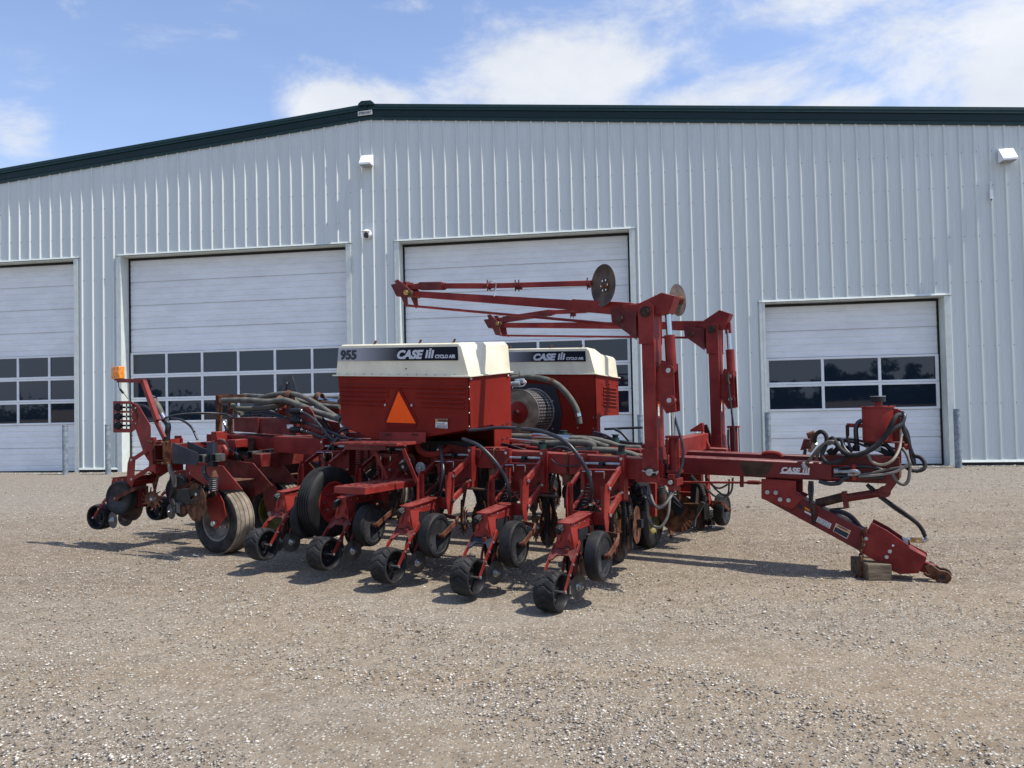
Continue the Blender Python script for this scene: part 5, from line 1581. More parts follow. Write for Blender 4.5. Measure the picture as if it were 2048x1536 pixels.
b.prism([c7(x_, y_, n=n3 + .05) for x_, y_ in ((1245, 1135), (1285, 1145), (1290, 1190), (1270, 1195))], (0, .05, 0), GALV)
b.build('hitch_box', PL, bevel=.004)
b = MB()
nc = -.05
b.beam(c7(1395, 1350, n=nc), c7(1490, 1385, n=nc), .06, .09, RED)
for dn, m_ in ((-.045, RUST), (.045, RUSTD)):
    ce = c7(1560, 1424, n=nc)
    pts_ = []
    for i in range(15):
        a = -PI / 2 + .3 + PI * i / 14
        pts_.append(Vector((ce.x + .062 * math.cos(a), nc + dn, ce.z + .052 * math.sin(a))))
    pts_ += [Vector((ce.x - .09, nc + dn, ce.z + .10)), Vector((ce.x - .13, nc + dn, ce.z + .07)), Vector((ce.x - .08, nc + dn, ce.z - .02))]
    b.prism(pts_, (0, .028 if dn > 0 else -.028, 0), m_)
b.cyl(ce + Vector((0, -.076, 0)), ce + Vector((0, .08, 0)), .022, SEALM, 16)
b.tube([c7(1415, 1405, n=nc - .04), c7(1440, 1425, n=nc - .04), c7(1500, 1440, n=nc - .03)], .014, RUST, 8)
b.build('hitch_clevis', PL, bevel=.003)
# safety chain
b = MB()
ch = [c7(x_, y_, n=n3 - .03) for x_, y_ in ((970, 1058), (945, 1085), (935, 1130), (938, 1180), (928, 1230), (932, 1290), (935, 1350), (930, 1400), (925, 1440))]
ch += [Vector((ch[-1].x - .02, n3 - .04, .018)), Vector((ch[-1].x + .035, n3 - .03, .016)), Vector((ch[-1].x - .03, n3 - .06, .014))]
def chain(b, pts, step_=.036):
    L_ = []
    for p_, q_ in zip(pts, pts[1:]):
        d = (q_ - p_).length; n_ = max(1, int(round(d / step_)))
        for i in range(n_): L_.append((p_.lerp(q_, (i + .5) / n_), (q_ - p_).normalized()))
    for i, (c_, d) in enumerate(L_):
        s_ = d.cross(Vector((0, 1, 0) if i % 2 else (1, .2, 0))).normalized()
        ring = []
        for k in range(11):
            a = 2 * PI * k / 10
            ring.append(c_ + d * (math.cos(a) * .026) + s_ * (math.sin(a) * .015))
        b.tube(ring, .0062, RUST, 6, sub=1)
chain(b, ch); b.build('safety_chain', PL)

# ---------------- reservoir and its hoses
b = MB()
pc = c7(1060, 260, n=-.02)
b.lathe((pc.x, 0.0, c7(1060, 398, n=-.12).z), (0, 0, 1), [(0, .120), (.005, .128), (.290, .128), (.292, .140), (.304, .140), (.304, 0)], RED, 40)
for k in range(8):
    a = k * PI / 4; b.bolt((pc.x + .132 * math.cos(a), .132 * math.sin(a), c7(1060, 120, n=-.12).z - .006), (0, 0, 1), .008, SEALM)
zt = c7(1060, 118, n=-.02).z
b.cyl((pc.x + .005, 0, zt - .02), (pc.x + .005, 0, zt + .035), .032, RED, 16)
rs = b.build('oil_reservoir', PL, smooth=35)
b = MB(); b.cyl((pc.x + .005, 0, zt + .03), (pc.x + .005, 0, zt + .075), .060, SEALM, 20); b.cyl((pc.x + .005, 0, zt + .076), (pc.x + .005, 0, zt + .082), .062, GALV, 20); b.build('breather_cap', rs)
b = MB()
b.beam(c7(1210, 150, n=0), c7(1215, 560, n=0), .035, .05, RED, up=(1, 0, 0)); b.beam(c7(1140, 150, n=0), c7(1215, 150, n=0), .05, .02, RED)
b.beam(c7(1165, 400, n=.0), c7(1215, 400, n=.0), .06, .02, RED); b.bb(pc.x - .12, pc.x + .2, -.08, .08, zt - .325, zt - .312, RED2)
b.beam(c7(820, 270, n=0), c7(940, 275, n=0), .03, .035, RED)
b.beam(c7(1055, 400, n=0), c7(1060, 470, n=0), .04, .05, GALV, up=(1, 0, 0)); b.beam(c7(960, 400, n=0), c7(1200, 520, n=.05), .05, .05, SEALM)
b.build('reservoir_bracket', PL, bevel=.003)
def hose(name, pts, f, n, r, m, rib=0, sub=6, ns=None, parent=None):
    b = MB()
    q = []
    for i, p_ in enumerate(pts):
        nn_ = ns[i] if ns else n
        q.append(f(p_[0], p_[1], n=nn_))
    b.tube(q, r, m, 9, sub=sub, rib=rib)
    return b.build(name, parent or PL, smooth=60)
h = 'hydraulic_hose'
hose(h, ((470, 720, ), (240, 700), (290, 590), (385, 520), (470, 600), (470, 700), (420, 830), (400, 930), (480, 990), (620, 975), (760, 890), (830, 790), (770, 770)), cC, 0, .021, OHOSE if False else RUBG,
     ns=(-.05, -.08, -.1, -.12, -.14, -.16, -.18, -.19, -.2, -.2, -.19, -.17, -.12)) if False else None
hose(h, ((285, 690), (300, 590), (380, 535), (455, 600), (455, 720), (400, 860), (420, 950), (520, 995), (660, 965), (780, 880), (815, 790), (760, 765)), cC, 0, .019, RUBG, ns=(-.1, -.12, -.14, -.16, -.18, -.2, -.22, -.22, -.21, -.19, -.16, -.12))
hose(h, ((150, 1010), (230, 930), (330, 800), (450, 700), (560, 680), (620, 740)), cC, 0, .014, OHOSE, ns=(-.17, -.17, -.18, -.19, -.18, -.1))
hose(h, ((310, 950), (350, 820), (440, 740), (560, 700), (640, 760), (700, 850)), cC, 0, .015, OHOSE, ns=(-.16, -.17, -.18, -.18, -.14, -.1))
hose(h, ((520, 650), (560, 640), (640, 760), (740, 850), (880, 880), (1050, 830), (1200, 740), (1330, 590), (1420, 420), (1480, 310), (1540, 290)), cC, 0, .021, RUBG, ns=(-.1, -.14, -.2, -.22, -.22, -.21, -.2, -.18, -.16, -.12, -.08))
hose(h, ((590, 650), (680, 660), (720, 780), (830, 880), (960, 860), (1130, 770), (1300, 620), (1440, 500), (1560, 420), (1600, 310), (1570, 260), (1500, 290)), cC, 0, .018, HOSE, ns=(-.08, -.12, -.18, -.2, -.2, -.19, -.17, -.14, -.1, -.06, -.02, .02))
hose(h, ((980, 370), (920, 410), (890, 500), (895, 620), (900, 740)), cC, -.02, .020, HOSE)
hose(h, ((765, 600), (770, 660), (800, 740), (810, 800)), cC, -.02, .012, HOSE)
hose(h, ((1545, 510), (1550, 640), (1520, 800), (1430, 950), (1290, 1020), (1150, 990), (1080, 900), (1060, 760)), cC, 0, .012, mat('clear_tan_hose', (0.26, 0.23, 0.17), 0.4, var=.25), ns=(-.03, -.05, -.12, -.2, -.22, -.2, -.12, -.05))
hose(h, ((1570, 780), (1640, 880), (1680, 1040), (1660, 1240), (1590, 1310), (1490, 1260), (1420, 1150)), cC, 0, .014, OHOSE, ns=(-.05, -.08, -.12, -.15, -.16, -.17, -.18))
hose(h, ((1740, 890), (1840, 920), (1900, 1010), (1880, 1080), (1790, 1110), (1680, 1090), (1600, 1040)), cC, 0, .017, RUBG, ns=(.1, .08, .05, .03, .02, 0, 0))
hose(h, ((1590, 300), (1580, 450), (1640, 640), (1700, 820), (1740, 900)), cC, 0, .018, HOSE, ns=(-.03, -.03, 0, .05, .1))
hose(h, ((1590, 450), (1650, 560), (1680, 720), (1690, 860), (1720, 1000)), cC, 0, .012, HOSE, ns=(-.03, .0, .02, .05, .08))
hose(h, ((930, 1170), (1100, 1150), (1300, 1100), (1480, 1070), (1620, 1050), (1700, 1000)), cC, -.17, .012, OHOSE)
hose(h, ((930, 1190), (1150, 1175), (1350, 1150), (1500, 1110), (1640, 1030)), cC, -.18, .012, mat('pale_hose', (0.19, 0.175, 0.15), 0.55, var=.25))
hose(h, ((620, 1070), (800, 1050), (1000, 1045), (1200, 1070), (1300, 1110)), cC, -.14, .013, HOSE)
hose(h, ((560, 1180), (760, 1180), (1000, 1210), (1300, 1200)), cC, -.14, .016, HOSE)
hose(h, ((350, 1260), (500, 1300), (640, 1290), (700, 1230), (800, 1200)), cC, -.16, .018, HOSE, )
hose(h, ((700, 650), (850, 650), (1000, 680), (1200, 720), (1450, 780), (1500, 830)), cC, .1, .012, HOSE)
hose(h, ((700, 670), (900, 700), (1150, 790), (1350, 850), (1480, 920)), cC, .12, .013, HOSE)
hose(h, ((1300, 700), (1400, 800), (1480, 900)), cC, .05, .02, HOSE)
hose(h, ((225, 1260), (215, 1380), (230, 1500), (250, 1536)), cC, -.17, .016, HOSE, sub=3)
hose(h, ((250, 1260), (255, 1400), (240, 1536)), cC, -.18, .013, HOSE, sub=3)
# hose running from the head down to the hitch
hose(h, ((975, 725), (1040, 790), (1180, 900), (1330, 1000), (1390, 1060), (1425, 1130)), c7, -.02, .017, HOSE, ns=(0, -.01, -.04, -.05, -.05, -.05))
hose(h, ((1000, 740), (1100, 830), (1230, 920), (1350, 1010), (1400, 1070), (1430, 1140)), c7, -.02, .015, RUBG, ns=(0, -.02, -.06, -.07, -.07, -.06))
hose(h, ((690, 920), (780, 930), (860, 970), (930, 1050), (960, 1090)), c7, -.05, .013, HOSE); hose(h, ((700, 930), (790, 950), (870, 1000), (925, 1070)), c7, -.03, .013, HOSE)
hose(h, ((545, 700), (540, 800), (545, 880), (560, 930)), c7, -.17, .014, HOSE); hose(h, ((560, 880), (565, 960), (568, 1030)), c7, -.17, .018, RUSTD, sub=2)
b = MB(); b.bb(*sorted((c7(1310, 1150, n=-.06).x, c7(1400, 1150, n=-.06).x)), -.09, -.05, c7(1350, 1168, n=-.06).z, c7(1350, 1135, n=-.06).z, BRASS)
b.cyl(c7(1285, 1140, n=-.07), c7(1310, 1150, n=-.07), .012, CHROME, 10); b.tube([c7(1400, 1155, n=-.07), c7(1425, 1160, n=-.07), c7(1437, 1140, n=-.07), c7(1430, 1125, n=-.07)], .013, CHROME, 8, sub=3)
b.bolt(c7(1365, 1157, n=-.09), (0, -1, 0), .014, CHROME); b.build('hose_fitting', PL)
b = MB()
for (x_, y_, s_) in ((900, 690, 1), (895, 790, 1.4)):
    b.cyl(cC(x_, y_ - 50, n=-.02), cC(x_, y_ + 30, n=-.02), .022 * s_, PLAST, 14)
b.build('hose_coupler', PL); b = MB(); b.cyl(cC(765, 440, n=-.02), cC(770, 600, n=-.02), .015, RUSTD, 10); b.build('hose_end', PL); b = MB()
b.prism([cC(x_, y_, n=-.03) for x_, y_ in ((125, 645), (215, 655), (160, 800), (75, 810))], (0, .10, 0), RED2)
b.cyl(cC(185, 600, n=-.02), cC(290, 560, n=-.02), .03, RUST, 12); b.cyl(cC(250, 590, n=-.06), cC(275, 700, n=-.06), .024, RUST, 10)
b.bb(*sorted((cC(180, 680, n=0).x, cC(260, 680, n=0).x)), -.09, .0, cC(200, 780, n=-.02).z, cC(200, 690, n=-.02).z, RUST); b.cyl(cC(215, 820, n=-.05), cC(300, 700, n=-.1), .02, STEEL, 10)
b.cyl(cC(150, 800, n=-.02), cC(140, 870, n=-.02), .015, RUSTD, 8); b.beam(cC(550, 870, n=.0), cC(640, 760, n=.0), .05, .04, RUSTD); b.beam(cC(500, 790, n=.0), cC(560, 870, n=.0), .12, .05, SEALM)
b.build('valve_block', PL, smooth=35); b = MB(); b.cyl(cC(120, 1000, n=-.17), cC(150, 1080, n=-.17), .02, GALV, 10); b.build('hose_end', PL); b = MB(); b.cyl(cC(1590, 750, n=0), cC(1640, 760, n=0), .03, RED, 12); b.beam(cC(1560, 600, n=.02), cC(1640, 800, n=.02), .04, .06, RED2)
b.build('relief_valve', PL); b = MB(); b.cyl(cC(1720, 900, n=.1), cC(1740, 1000, n=.08), .02, SEALM, 8)
b.build('hose_end', PL, smooth=35)

# ---------------- big air hoses at the tail
g = 'air_hose'
hose(g, ((230, 415), (480, 412), (700, 428), (850, 410), (1000, 455), (1200, 535), (1330, 575), (1445, 612)), cA, 0, .034, GHOSE, ns=(-1.0, -1.0, -.98, -.95, -.95, -1, -1.02, -1.05))
hose(g, ((600, 398), (740, 358), (920, 345), (1050, 375), (1180, 440), (1300, 520), (1400, 590), (1480, 660), (1500, 760)), cA, 0, .030, GHOSE, ns=(-.8, -.85, -.85, -.88, -.9, -.95, -1, -1.05, -1.05))
hose(g, ((330, 465), (420, 500), (600, 495), (750, 480), (860, 430), (940, 350)), cA, -.82, .033, GHOSE)
hose(g, ((300, 440), (420, 370), (520, 365), (700, 375), (900, 375), (1200, 390), (1430, 385)), cA, -.6, .026, GHOSE)
hose(g, ((340, 470), (400, 540), (430, 545)), cA, -.75, .028, GHOSE)
hose(g, ((950, 390), (1100, 440), (1300, 470), (1430, 480)), cA, -.7, .026, GHOSE)
hose(g, ((960, 400), (1050, 480), (1130, 560), (1250, 600)), cA, -.75, .022, GHOSE)
hose('chrome_tube', ((1190, 405), (1300, 415), (1425, 430)), cA, -.65, .033, CHROME, sub=2)
hose('chrome_tube', ((230, 610), (260, 680)), cA, -.9, .018, CHROME, sub=1); hose(g, ((262, 670), (275, 720), (245, 750)), cA, -.9, .022, HOSE)
hose('chrome_tube', ((735, 515), (775, 530)), cA, -.8, .03, CHROME, sub=1)
for k, (dy, dn) in enumerate(((0, 0), (12, .04), (22, -.03))):
    hose('seed_hose', ((530, 545 + dy), (640, 530 + dy), (760, 550 + dy), (890, 590 + dy)), cA, -.85 + dn, .012, HOSE)
s_ = 'seed_hose'
hose(s_, ((1000, 520), (1100, 560), (1200, 640), (1290, 750), (1380, 830), (1500, 870), (1720, 888)), cA, -1.2, .016, HOSE)
hose(s_, ((1000, 625), (1120, 650), (1250, 705), (1400, 765), (1530, 805), (1660, 825)), cA, -1.15, .016, HOSE)
hose(s_, ((1000, 720), (1100, 738), (1250, 790), (1400, 850), (1560, 890), (1720, 895)), cA, -1.2, .016, HOSE)
for dx in (0, 25, 60):
    hose(s_, ((1200 + dx, 600), (1270 + dx, 680), (1330 + dx, 790), (1420 + dx, 880), (1520, 905)), cA, -.95, .012, OHOSE if dx == 25 else HOSE)
hose(s_, ((1400, 770), (1450, 720), (1540, 700), (1640, 745)), cA, -1.1, .014, HOSE)
hose(s_, ((1420, 800), (1330, 900), (1290, 1000), (1265, 1100)), cA, -1.3, .020, HOSE)
hose(s_, ((0, 548), (120, 545), (250, 560), (340, 590)), cA, -1.3, .014, HOSE)
hose(s_, ((640, 485), (740, 460), (900, 450), (1040, 455), (1130, 470)), c1, -1.5, .010, HOSE, ns=(-1.9, -1.8, -1.6, -1.4, -1.2))
hose(s_, ((690, 490), (760, 500), (830, 550), (875, 640)), c1, -1.6, .014, HOSE)
hose(g, ((555, 345), (590, 400), (620, 460), (635, 490)), c1, -1.85, .035, GHOSE); hose(s_, ((635, 490), (665, 540), (660, 600), (660, 655)), c1, -1.85, .032, HOSE)
hose('chrome_tube', ((618, 462), (640, 500)), c1, -1.86, .037, CHROME, sub=1); hose('chrome_tube', ((552, 340), (572, 350)), c1, -1.85, .03, CHROME, sub=1)
hose(s_, ((440, 395), (500, 400), (540, 430)), c1, -1.9, .012, HOSE); hose(s_, ((520, 510), (560, 508), (590, 500)), c1, -1.8, .012, HOSE)
hose(s_, ((1040, 750), (1070, 720), (1120, 715), (1165, 750)), c1, -1.6, .011, HOSE)
hose('hose_bend', ((1010, 640), (1070, 650), (1100, 690), (1110, 720)), c1, -1.4, .016, OHOSE)
# hose couplings on the wing bracket
b = MB()
for yy in (525, 622, 715):
    p = cA(975, yy, n=-1.2); b.cyl(p + X_ * .09, p - X_ * .06, .035, PLAST, 14); b.cyl(p + X_ * .09, p + X_ * .11, .022, CHROME, 12)
b.prism([cA(x_, y_, n=-1.15) for x_, y_ in ((1020, 480), (1110, 478), (1150, 530), (1290, 850), (1240, 1040), (1210, 1000), (1130, 700), (1080, 770), (1020, 760))], (0, .02, 0), RED2)
b.prism([cA(x_, y_, n=-.95) for x_, y_ in ((1090, 500), (1200, 600), (1420, 640), (1430, 760), (1150, 780))], (0, .02, 0), RED2)
b.build('wing_bracket', PL, bevel=.003)
b = MB()
b.beam(cA(1350, 520, n=-.6), cA(1440, 525, n=-.6), .05, .06, RED); b.build('frame_lug', PL, bevel=.003); b = MB(); b.beam(cA(1515, 770, n=-1.0), cA(1770, 770, n=-1.0), .08, .06, RED)
b.build('hinge_lug', PL, bevel=.003); b = MB(); b.beam(cA(820, 520, n=-.7), cA(890, 560, n=-.7), .05, .05, RED); b.cyl(cA(870, 470, n=-.7), cA(880, 500, n=-.7), .05, RED, 12)
b.build('pivot_casting', PL); b = MB(); spring(b, cA(1640, 915, n=-1.35), cA(1630, 1160, n=-1.35), .035, RED2, .010, 10)
b.cyl(cA(1640, 915, n=-1.35), cA(1630, 1200, n=-1.35), .02, RED2, 8)
b.build('down_spring', PL, smooth=35)

# ---------------- clutter under and between the hoppers
b = MB()
for t in (-4.6, -4.1):
    pass
b.cyl(c2(1270, 225, n=-1.3), c2(1270, 225, n=-1.15), .02, STEEL, 10)
for (x_, y_, rr, m_) in ((1285, 240, .055, GALV), (1340, 235, .06, RUSTD), (1420, 300, .055, GALV), (1290, 290, .05, RUSTD)):
    p = c2(x_, y_, n=-1.34); nteeth = 16
    pts_ = [Vector((p.x + rr * (1 + .10 * (i % 2)) * math.cos(PI * i / nteeth), p.y, p.z + rr * (1 + .10 * (i % 2)) * math.sin(PI * i / nteeth))) for i in range(2 * nteeth)]
    b.prism(pts_, (0, .012, 0), m_); b.bolt(p, (0, -1, 0), .018, STEEL)
b.tube([c2(x_, y_, n=-1.34) for x_, y_ in ((1395, 110), (1420, 165), (1480, 190), (1560, 185), (1640, 150))], .03, RED, 8)
b.beam(c2(1640, 140, n=-1.2), c2(1900, 190, n=-1.2), .06, .08, RED2)
b.cyl((-4.8, -1.3, .80), (-2.9, -1.3, .72), .012, RUSTD, 8)
b.build('drive_gearing', PL, smooth=35)
b = MB()
b.bb(-4.9, -3.9, -1.2, -.9, 1.06, 1.20, SEALM); b.bb(-5.1, -4.6, -1.05, -.7, 1.1, 1.3, RED2)  # black box added to make the dark under the hopper
b.beam((-5.3, -.9, 1.10), (-3.75, -.9, 1.03), .10, .10, RED2); b.beam((-3.9, -.75, 1.02), (-2.2, -.75, .99), .05, .05, RED)
b.beam((-3.66, -1.0, .95), (-3.66, -.7, .95), .10, .15, RED); b.bb(-3.78, -3.56, -1.18, -1.03, 1.05, 1.14, RED)
b.beam((-3.1, -.85, 1.06), (-2.9, -.85, 1.06), .08, .04, RED)
b.build('hopper_stand', PL, bevel=.004)
b = MB()
b.beam((-5.0, .95, 1.06), (-3.4, .95, 1.00), .12, .2, RED2); b.bb(-3.9, -3.45, .70, .95, .95, 1.17, RED2)
b.build('hopper_stand', PL, bevel=.004)
for k in range(5):  # dark filler boxes added so the gaps between units read dark
    t = -2.86 - .762 * k; z = wz(t)
    b = MB()
    b.bb(t - .13, t + .10, -1.02, -.80, .56 + z, .86 + z, PLAST); b.bb(t - .10, t + .06, -1.05, -.86, .42 + z, .55 + z, RUSTD)
    b.cyl((t - .16, -.93, .70 + z), (t + .14, -.93, .70 + z), .07, RUSTD, 16); b.cyl((t + .10, -1.06, .62 + z), (t + .10, -.78, .62 + z), .05, SEALM, 14)
    b.tube([(t + .02, -1.0, .60 + z), (t + .05, -1.05, .45 + z), (t + .02, -1.12, .32 + z)], .03, PLAST, 8)
    b.build('insecticide_drive', PL, bevel=.01)
    b = MB()
    b.bb(t - .12, t + .12, .75, .97, .50 + z, .84 + z, PLAST); b.cyl((t - .16, .86, .55 + z), (t + .16, .86, .55 + z), .10, RUSTD, 16); b.bb(t + .14, t + .17, .70, .95, .30 + z, .80 + z, RUSTD)
    b.build('insecticide_drive', PL, bevel=.01)
# black tubes: three arched seed tubes over the near row units
hose(s_, ((265, 72), (400, 130), (530, 260), (612, 390), (640, 500), (640, 600)), c3, 0, .017, HOSE, ns=(-1.62, -1.66, -1.64, -1.6, -1.58, -1.52))
hose(s_, ((740, -10), (900, 10), (1080, 85), (1200, 210), (1280, 350), (1306, 480), (1295, 600)), c3, 0, .017, HOSE, ns=(-1.55, -1.6, -1.66, -1.66, -1.62, -1.6, -1.52))
hose(s_, ((1575, 120), (1592, 220), (1600, 350), (1580, 470), (1555, 550)), c2, 0, .018, HOSE, ns=(-1.4, -1.5, -1.58, -1.56, -1.5))
hose(s_, ((920, 622), (1000, 618), (1100, 606), (1220, 608)), c4, -1.5, .016, HOSE)
b = MB()
for x_, y_, n_ in ((640, 530, -1.55), (1300, 600, -1.52)):
    p = c3(x_, y_, n=n_); b.lathe(p - Z_ * .01, (0, 0, 1), [(0, .018), (0, .024), (.022, .024), (.022, .018)], CHROME, 14)
    b.tube([p, p + Vector((-.03, .04, -.07)), p + Vector((-.05, .07, -.16))], .022, PLAST, 8)
b.build('hose_clamp', PL)
# grey air hoses on the wing between the hopper and the mast
hose(g, ((130, 78), (250, 80), (380, 82)), cF, -.62, .036, GHOSE); hose('chrome_tube', ((380, 75), (520, 80), (800, 102)), cF, -.62, .038, CHROME)
hose(g, ((790, 100), (950, 110), (1080, 150), (1230, 200)), cF, -.62, .030, GHOSE); hose(g, ((820, 90), (1050, 105), (1230, 145), (1400, 195), (1600, 205)), cF, -.5, .028, GHOSE)
hose('chrome_tube', ((130, 120), (240, 130), (370, 142)), cF, -.75, .028, CHROME); hose(g, ((360, 148), (480, 165), (640, 190), (860, 195)), cF, -.75, .033, GHOSE)
hose(g, ((520, 160), (760, 145), (980, 152), (1060, 180), (1000, 225), (860, 240), (700, 290)), cF, -.78, .034, GHOSE)
hose(g, ((1060, 225), (1250, 235), (1450, 265), (1580, 310)), cF, -.85, .030, GHOSE)
hose(s_, ((590, 240), (630, 205), (700, 195), (780, 215), (830, 260)), cF, -.9, .014, HOSE)
hose('hydraulic_pipe', ((1070, 205), (1300, 215), (1600, 235)), cF, -.55, .018, RED); hose('hydraulic_pipe', ((300, 200), (700, 235)), cF, -.8, .02, RED, sub=1)
rr_ = random.Random(5)
for k in range(7):
    dy = k * 7; e = rr_.uniform(-10, 10)
    hose(s_, ((20, 150 + dy * .3), (150, 180 + dy), (300, 230 + dy + e), (500, 265 + dy * .8), (700, 288 + dy * .4 + e * .5), (900, 300 + dy * .3), (1100, 318 + e * .3)), cF, -1.0 + .02 * k, .0085, HOSE, sub=4)
hose(s_, ((1100, 320), (1300, 305), (1450, 310), (1540, 340)), cF, -1.0, .012, HOSE); hose(s_, ((1260, 380), (1400, 300), (1520, 320), (1560, 370)), cF, -.95, .010, HOSE)
hose(s_, ((300, 300), (310, 350), (400, 380), (450, 370)), cF, -1.22, .006, HOSE); hose(s_, ((580, 330), (640, 380), (760, 410), (900, 400), (1080, 370)), cF, -1.22, .006, HOSE)
hose(s_, ((1240, 350), (1300, 400), (1350, 450), (1330, 520)), cF, -1.22, .006, HOSE)
hose(s_, ((1060, 30), (1150, 70), (1250, 110), (1400, 150), (1580, 165)), cF, .3, .013, HOSE); hose(s_, ((1060, 40), (1130, 110), (1250, 150), (1500, 175)), cF, .3, .013, HOSE)
hose(s_, ((1070, 20), (1200, 60), (1330, 120), (1560, 155), (1620, 150)), cF, .3, .013, HOSE)
hose(s_, ((1310, -10), (1380, 30), (1430, 80), (1470, 130)), cF, .35, .016, HOSE); hose(s_, ((1190, 850 - 860), (1400, -20), (1620, -28)), cF, .4, .014, HOSE)
b = MB()
b.cyl(cF(1100, 315, n=-1.05), cF(1270, 300, n=-1.05), .022, BRASS, 10); b.bolt(cF(1140, 330, n=-1.08), (0, -1, 0), .012, CHROME)
b.box(cF(990, 275, n=-.9), (.22, .06, .06), RED)
b.build('fitting_block', PL)
for (x_, y0_, y1_, n_) in ((477, 130, 215, -.85), (1312, 50, 140, .0), (1382, 170, 350, -1.0), (720, 5, 60, -.2)):
    b = MB(); p = cF(x_, y1_, n=n_); q = cF(x_, y0_ + (y1_ - y0_) * .42, n=n_); b.cyl(p, q, .042, GRN, 18); b.cyl(q, cF(x_, y0_, n=n_), .030, SEALM, 14); b.cyl(cF(x_, y0_ + 8, n=n_), cF(x_, y0_, n=n_), .040, GRN, 14)
    b.build('hose_valve', PL)
# hose arch over the drum with clamps, plus small solenoids
hose(g, ((1190, 300), (1290, 292), (1400, 308), (1480, 345), (1550, 420), (1595, 500), (1612, 583)), c4, .62, .036, GHOSE)
b = MB()
for x_, y_, d_ in ((1432, 320, (1, 0, -.3)), (1600, 517, (.2, 0, -1))):
    b.lathe(c4(x_, y_, n=.62), d_, [(0, .037), (0, .043), (.04, .043), (.04, .037)], CHROME if y_ > 400 else RUST, 16)
b.cyl(c4(1215, 320, n=.45), c4(1265, 315, n=.45), .03, GALV, 12); b.cyl(c4(1190, 335, n=.42), c4(1240, 330, n=.42), .028, GALV, 12)
b.tube([c4(x_, y_, n=.43) for x_, y_ in ((1265, 310), (1278, 325), (1262, 345), (1235, 350), (1200, 350), (1195, 362))], .008, LABW, 6)
b.cyl(c4(1236, 258, n=.45), c4(1236, 315, n=.45), .004, SEALM, 6)
b.build('solenoid_pair', PL)

# ---------------- mast foot: loops of hose and cable, cross beams
hose(h, ((1130, 180), (1150, 350), (1130, 520), (1040, 720), (960, 770), (860, 750), (790, 640), (740, 520)), cB, 0, .013, HOSE, ns=(-1.1, -1.12, -1.2, -1.3, -1.32, -1.3, -1.25, -1.2))
hose(h, ((1120, 230), (1160, 380), (1140, 560), (1060, 700), (960, 790), (870, 730), (800, 500)), cB, 0, .012, OHOSE, ns=(-1.12, -1.15, -1.2, -1.3, -1.33, -1.3, -1.2))
hose(h, ((1090, 480), (1085, 700), (1060, 900), (980, 1040), (890, 1050), (810, 960), (785, 800), (800, 480)), cB, 0, .012, OHOSE, ns=(-1.15, -1.25, -1.3, -1.34, -1.34, -1.32, -1.28, -1.2))
hose(h, ((320, 950), (345, 1060), (380, 1180), (410, 1300), (402, 1410), (380, 1480), (362, 1520)), cE, 0, .011, HOSE, ns=(-1.1, -1.12, -1.15, -1.16, -1.18, -1.2, -1.2))
hose(h, ((750, 760), (765, 880), (785, 1050), (798, 1150), (800, 1310)), cE, 1.05, .010, HOSE); hose(h, ((755, 1150), (755, 1250), (765, 1315)), cE, 1.0, .012, HOSE)
hose(h, ((750, 710), (748, 770), (760, 800)), cE, 1.05, .018, RUSTD, sub=2)
hose(h, ((1560, 480), (1640, 580), (1740, 650), (1840, 650), (1930, 560), (1950, 380)), cB, .2, .010, OHOSE); hose(h, ((1600, 400), (1700, 500), (1780, 520), (1880, 470)), cB, .25, .010, OHOSE)
hose(h, ((1570, 350), (1700, 520), (1830, 620), (1890, 580), (1900, 400)), cB, .25, .009, HOSE)
b = MB()
for x_ in (-1, 1):
    pass
spring(b, cB(955, 500, n=-.6), cB(970, 640, n=-.6), .045, SEALM, .010, 6); b.cyl(cB(970, 600, n=-.6), cB(985, 730, n=-.6), .05, RUSTD, 14); b.cyl(cB(955, 420, n=-.6), cB(975, 700, n=-.6), .02, RUSTD, 10)
b.beam(cB(860, 450, n=-.7), cB(860, 900, n=-.7), .05, .06, RED, up=(1, 0, 0))
b.tube([cB(x_, y_, n=-.75) for x_, y_ in ((605, 480), (640, 560), (720, 560))], .045, PLAST, 10); b.tube([cB(x_, y_, n=-.75) for x_, y_ in ((650, 680), (760, 670), (750, 830))], .035, PLAST, 10)
b.tube([cB(x_, y_, n=-.85) for x_, y_ in ((500, 620), (520, 760), (540, 880))], .030, SEALM, 9, rib=.014)
b.bb(*sorted((cB(585, 1000, n=-.9).x, cB(720, 1000, n=-.9).x)), -.93, -.88, cB(600, 1050, n=-.9).z, cB(600, 940, n=-.9).z, BLUEG)
b.beam(cB(545, 950, n=-.9), cB(570, 1340, n=-.9), .03, .02, SEAT, up=(1, 0, 0))
b.build('spring_strut', PL, smooth=35)
b = disc_mesh(.165, RUST, 0, 0, .004, .03, RUSTD, 60); b.build('coulter_disc', PL, loc=cB(640, 1020, n=-.9), rotz=.15)
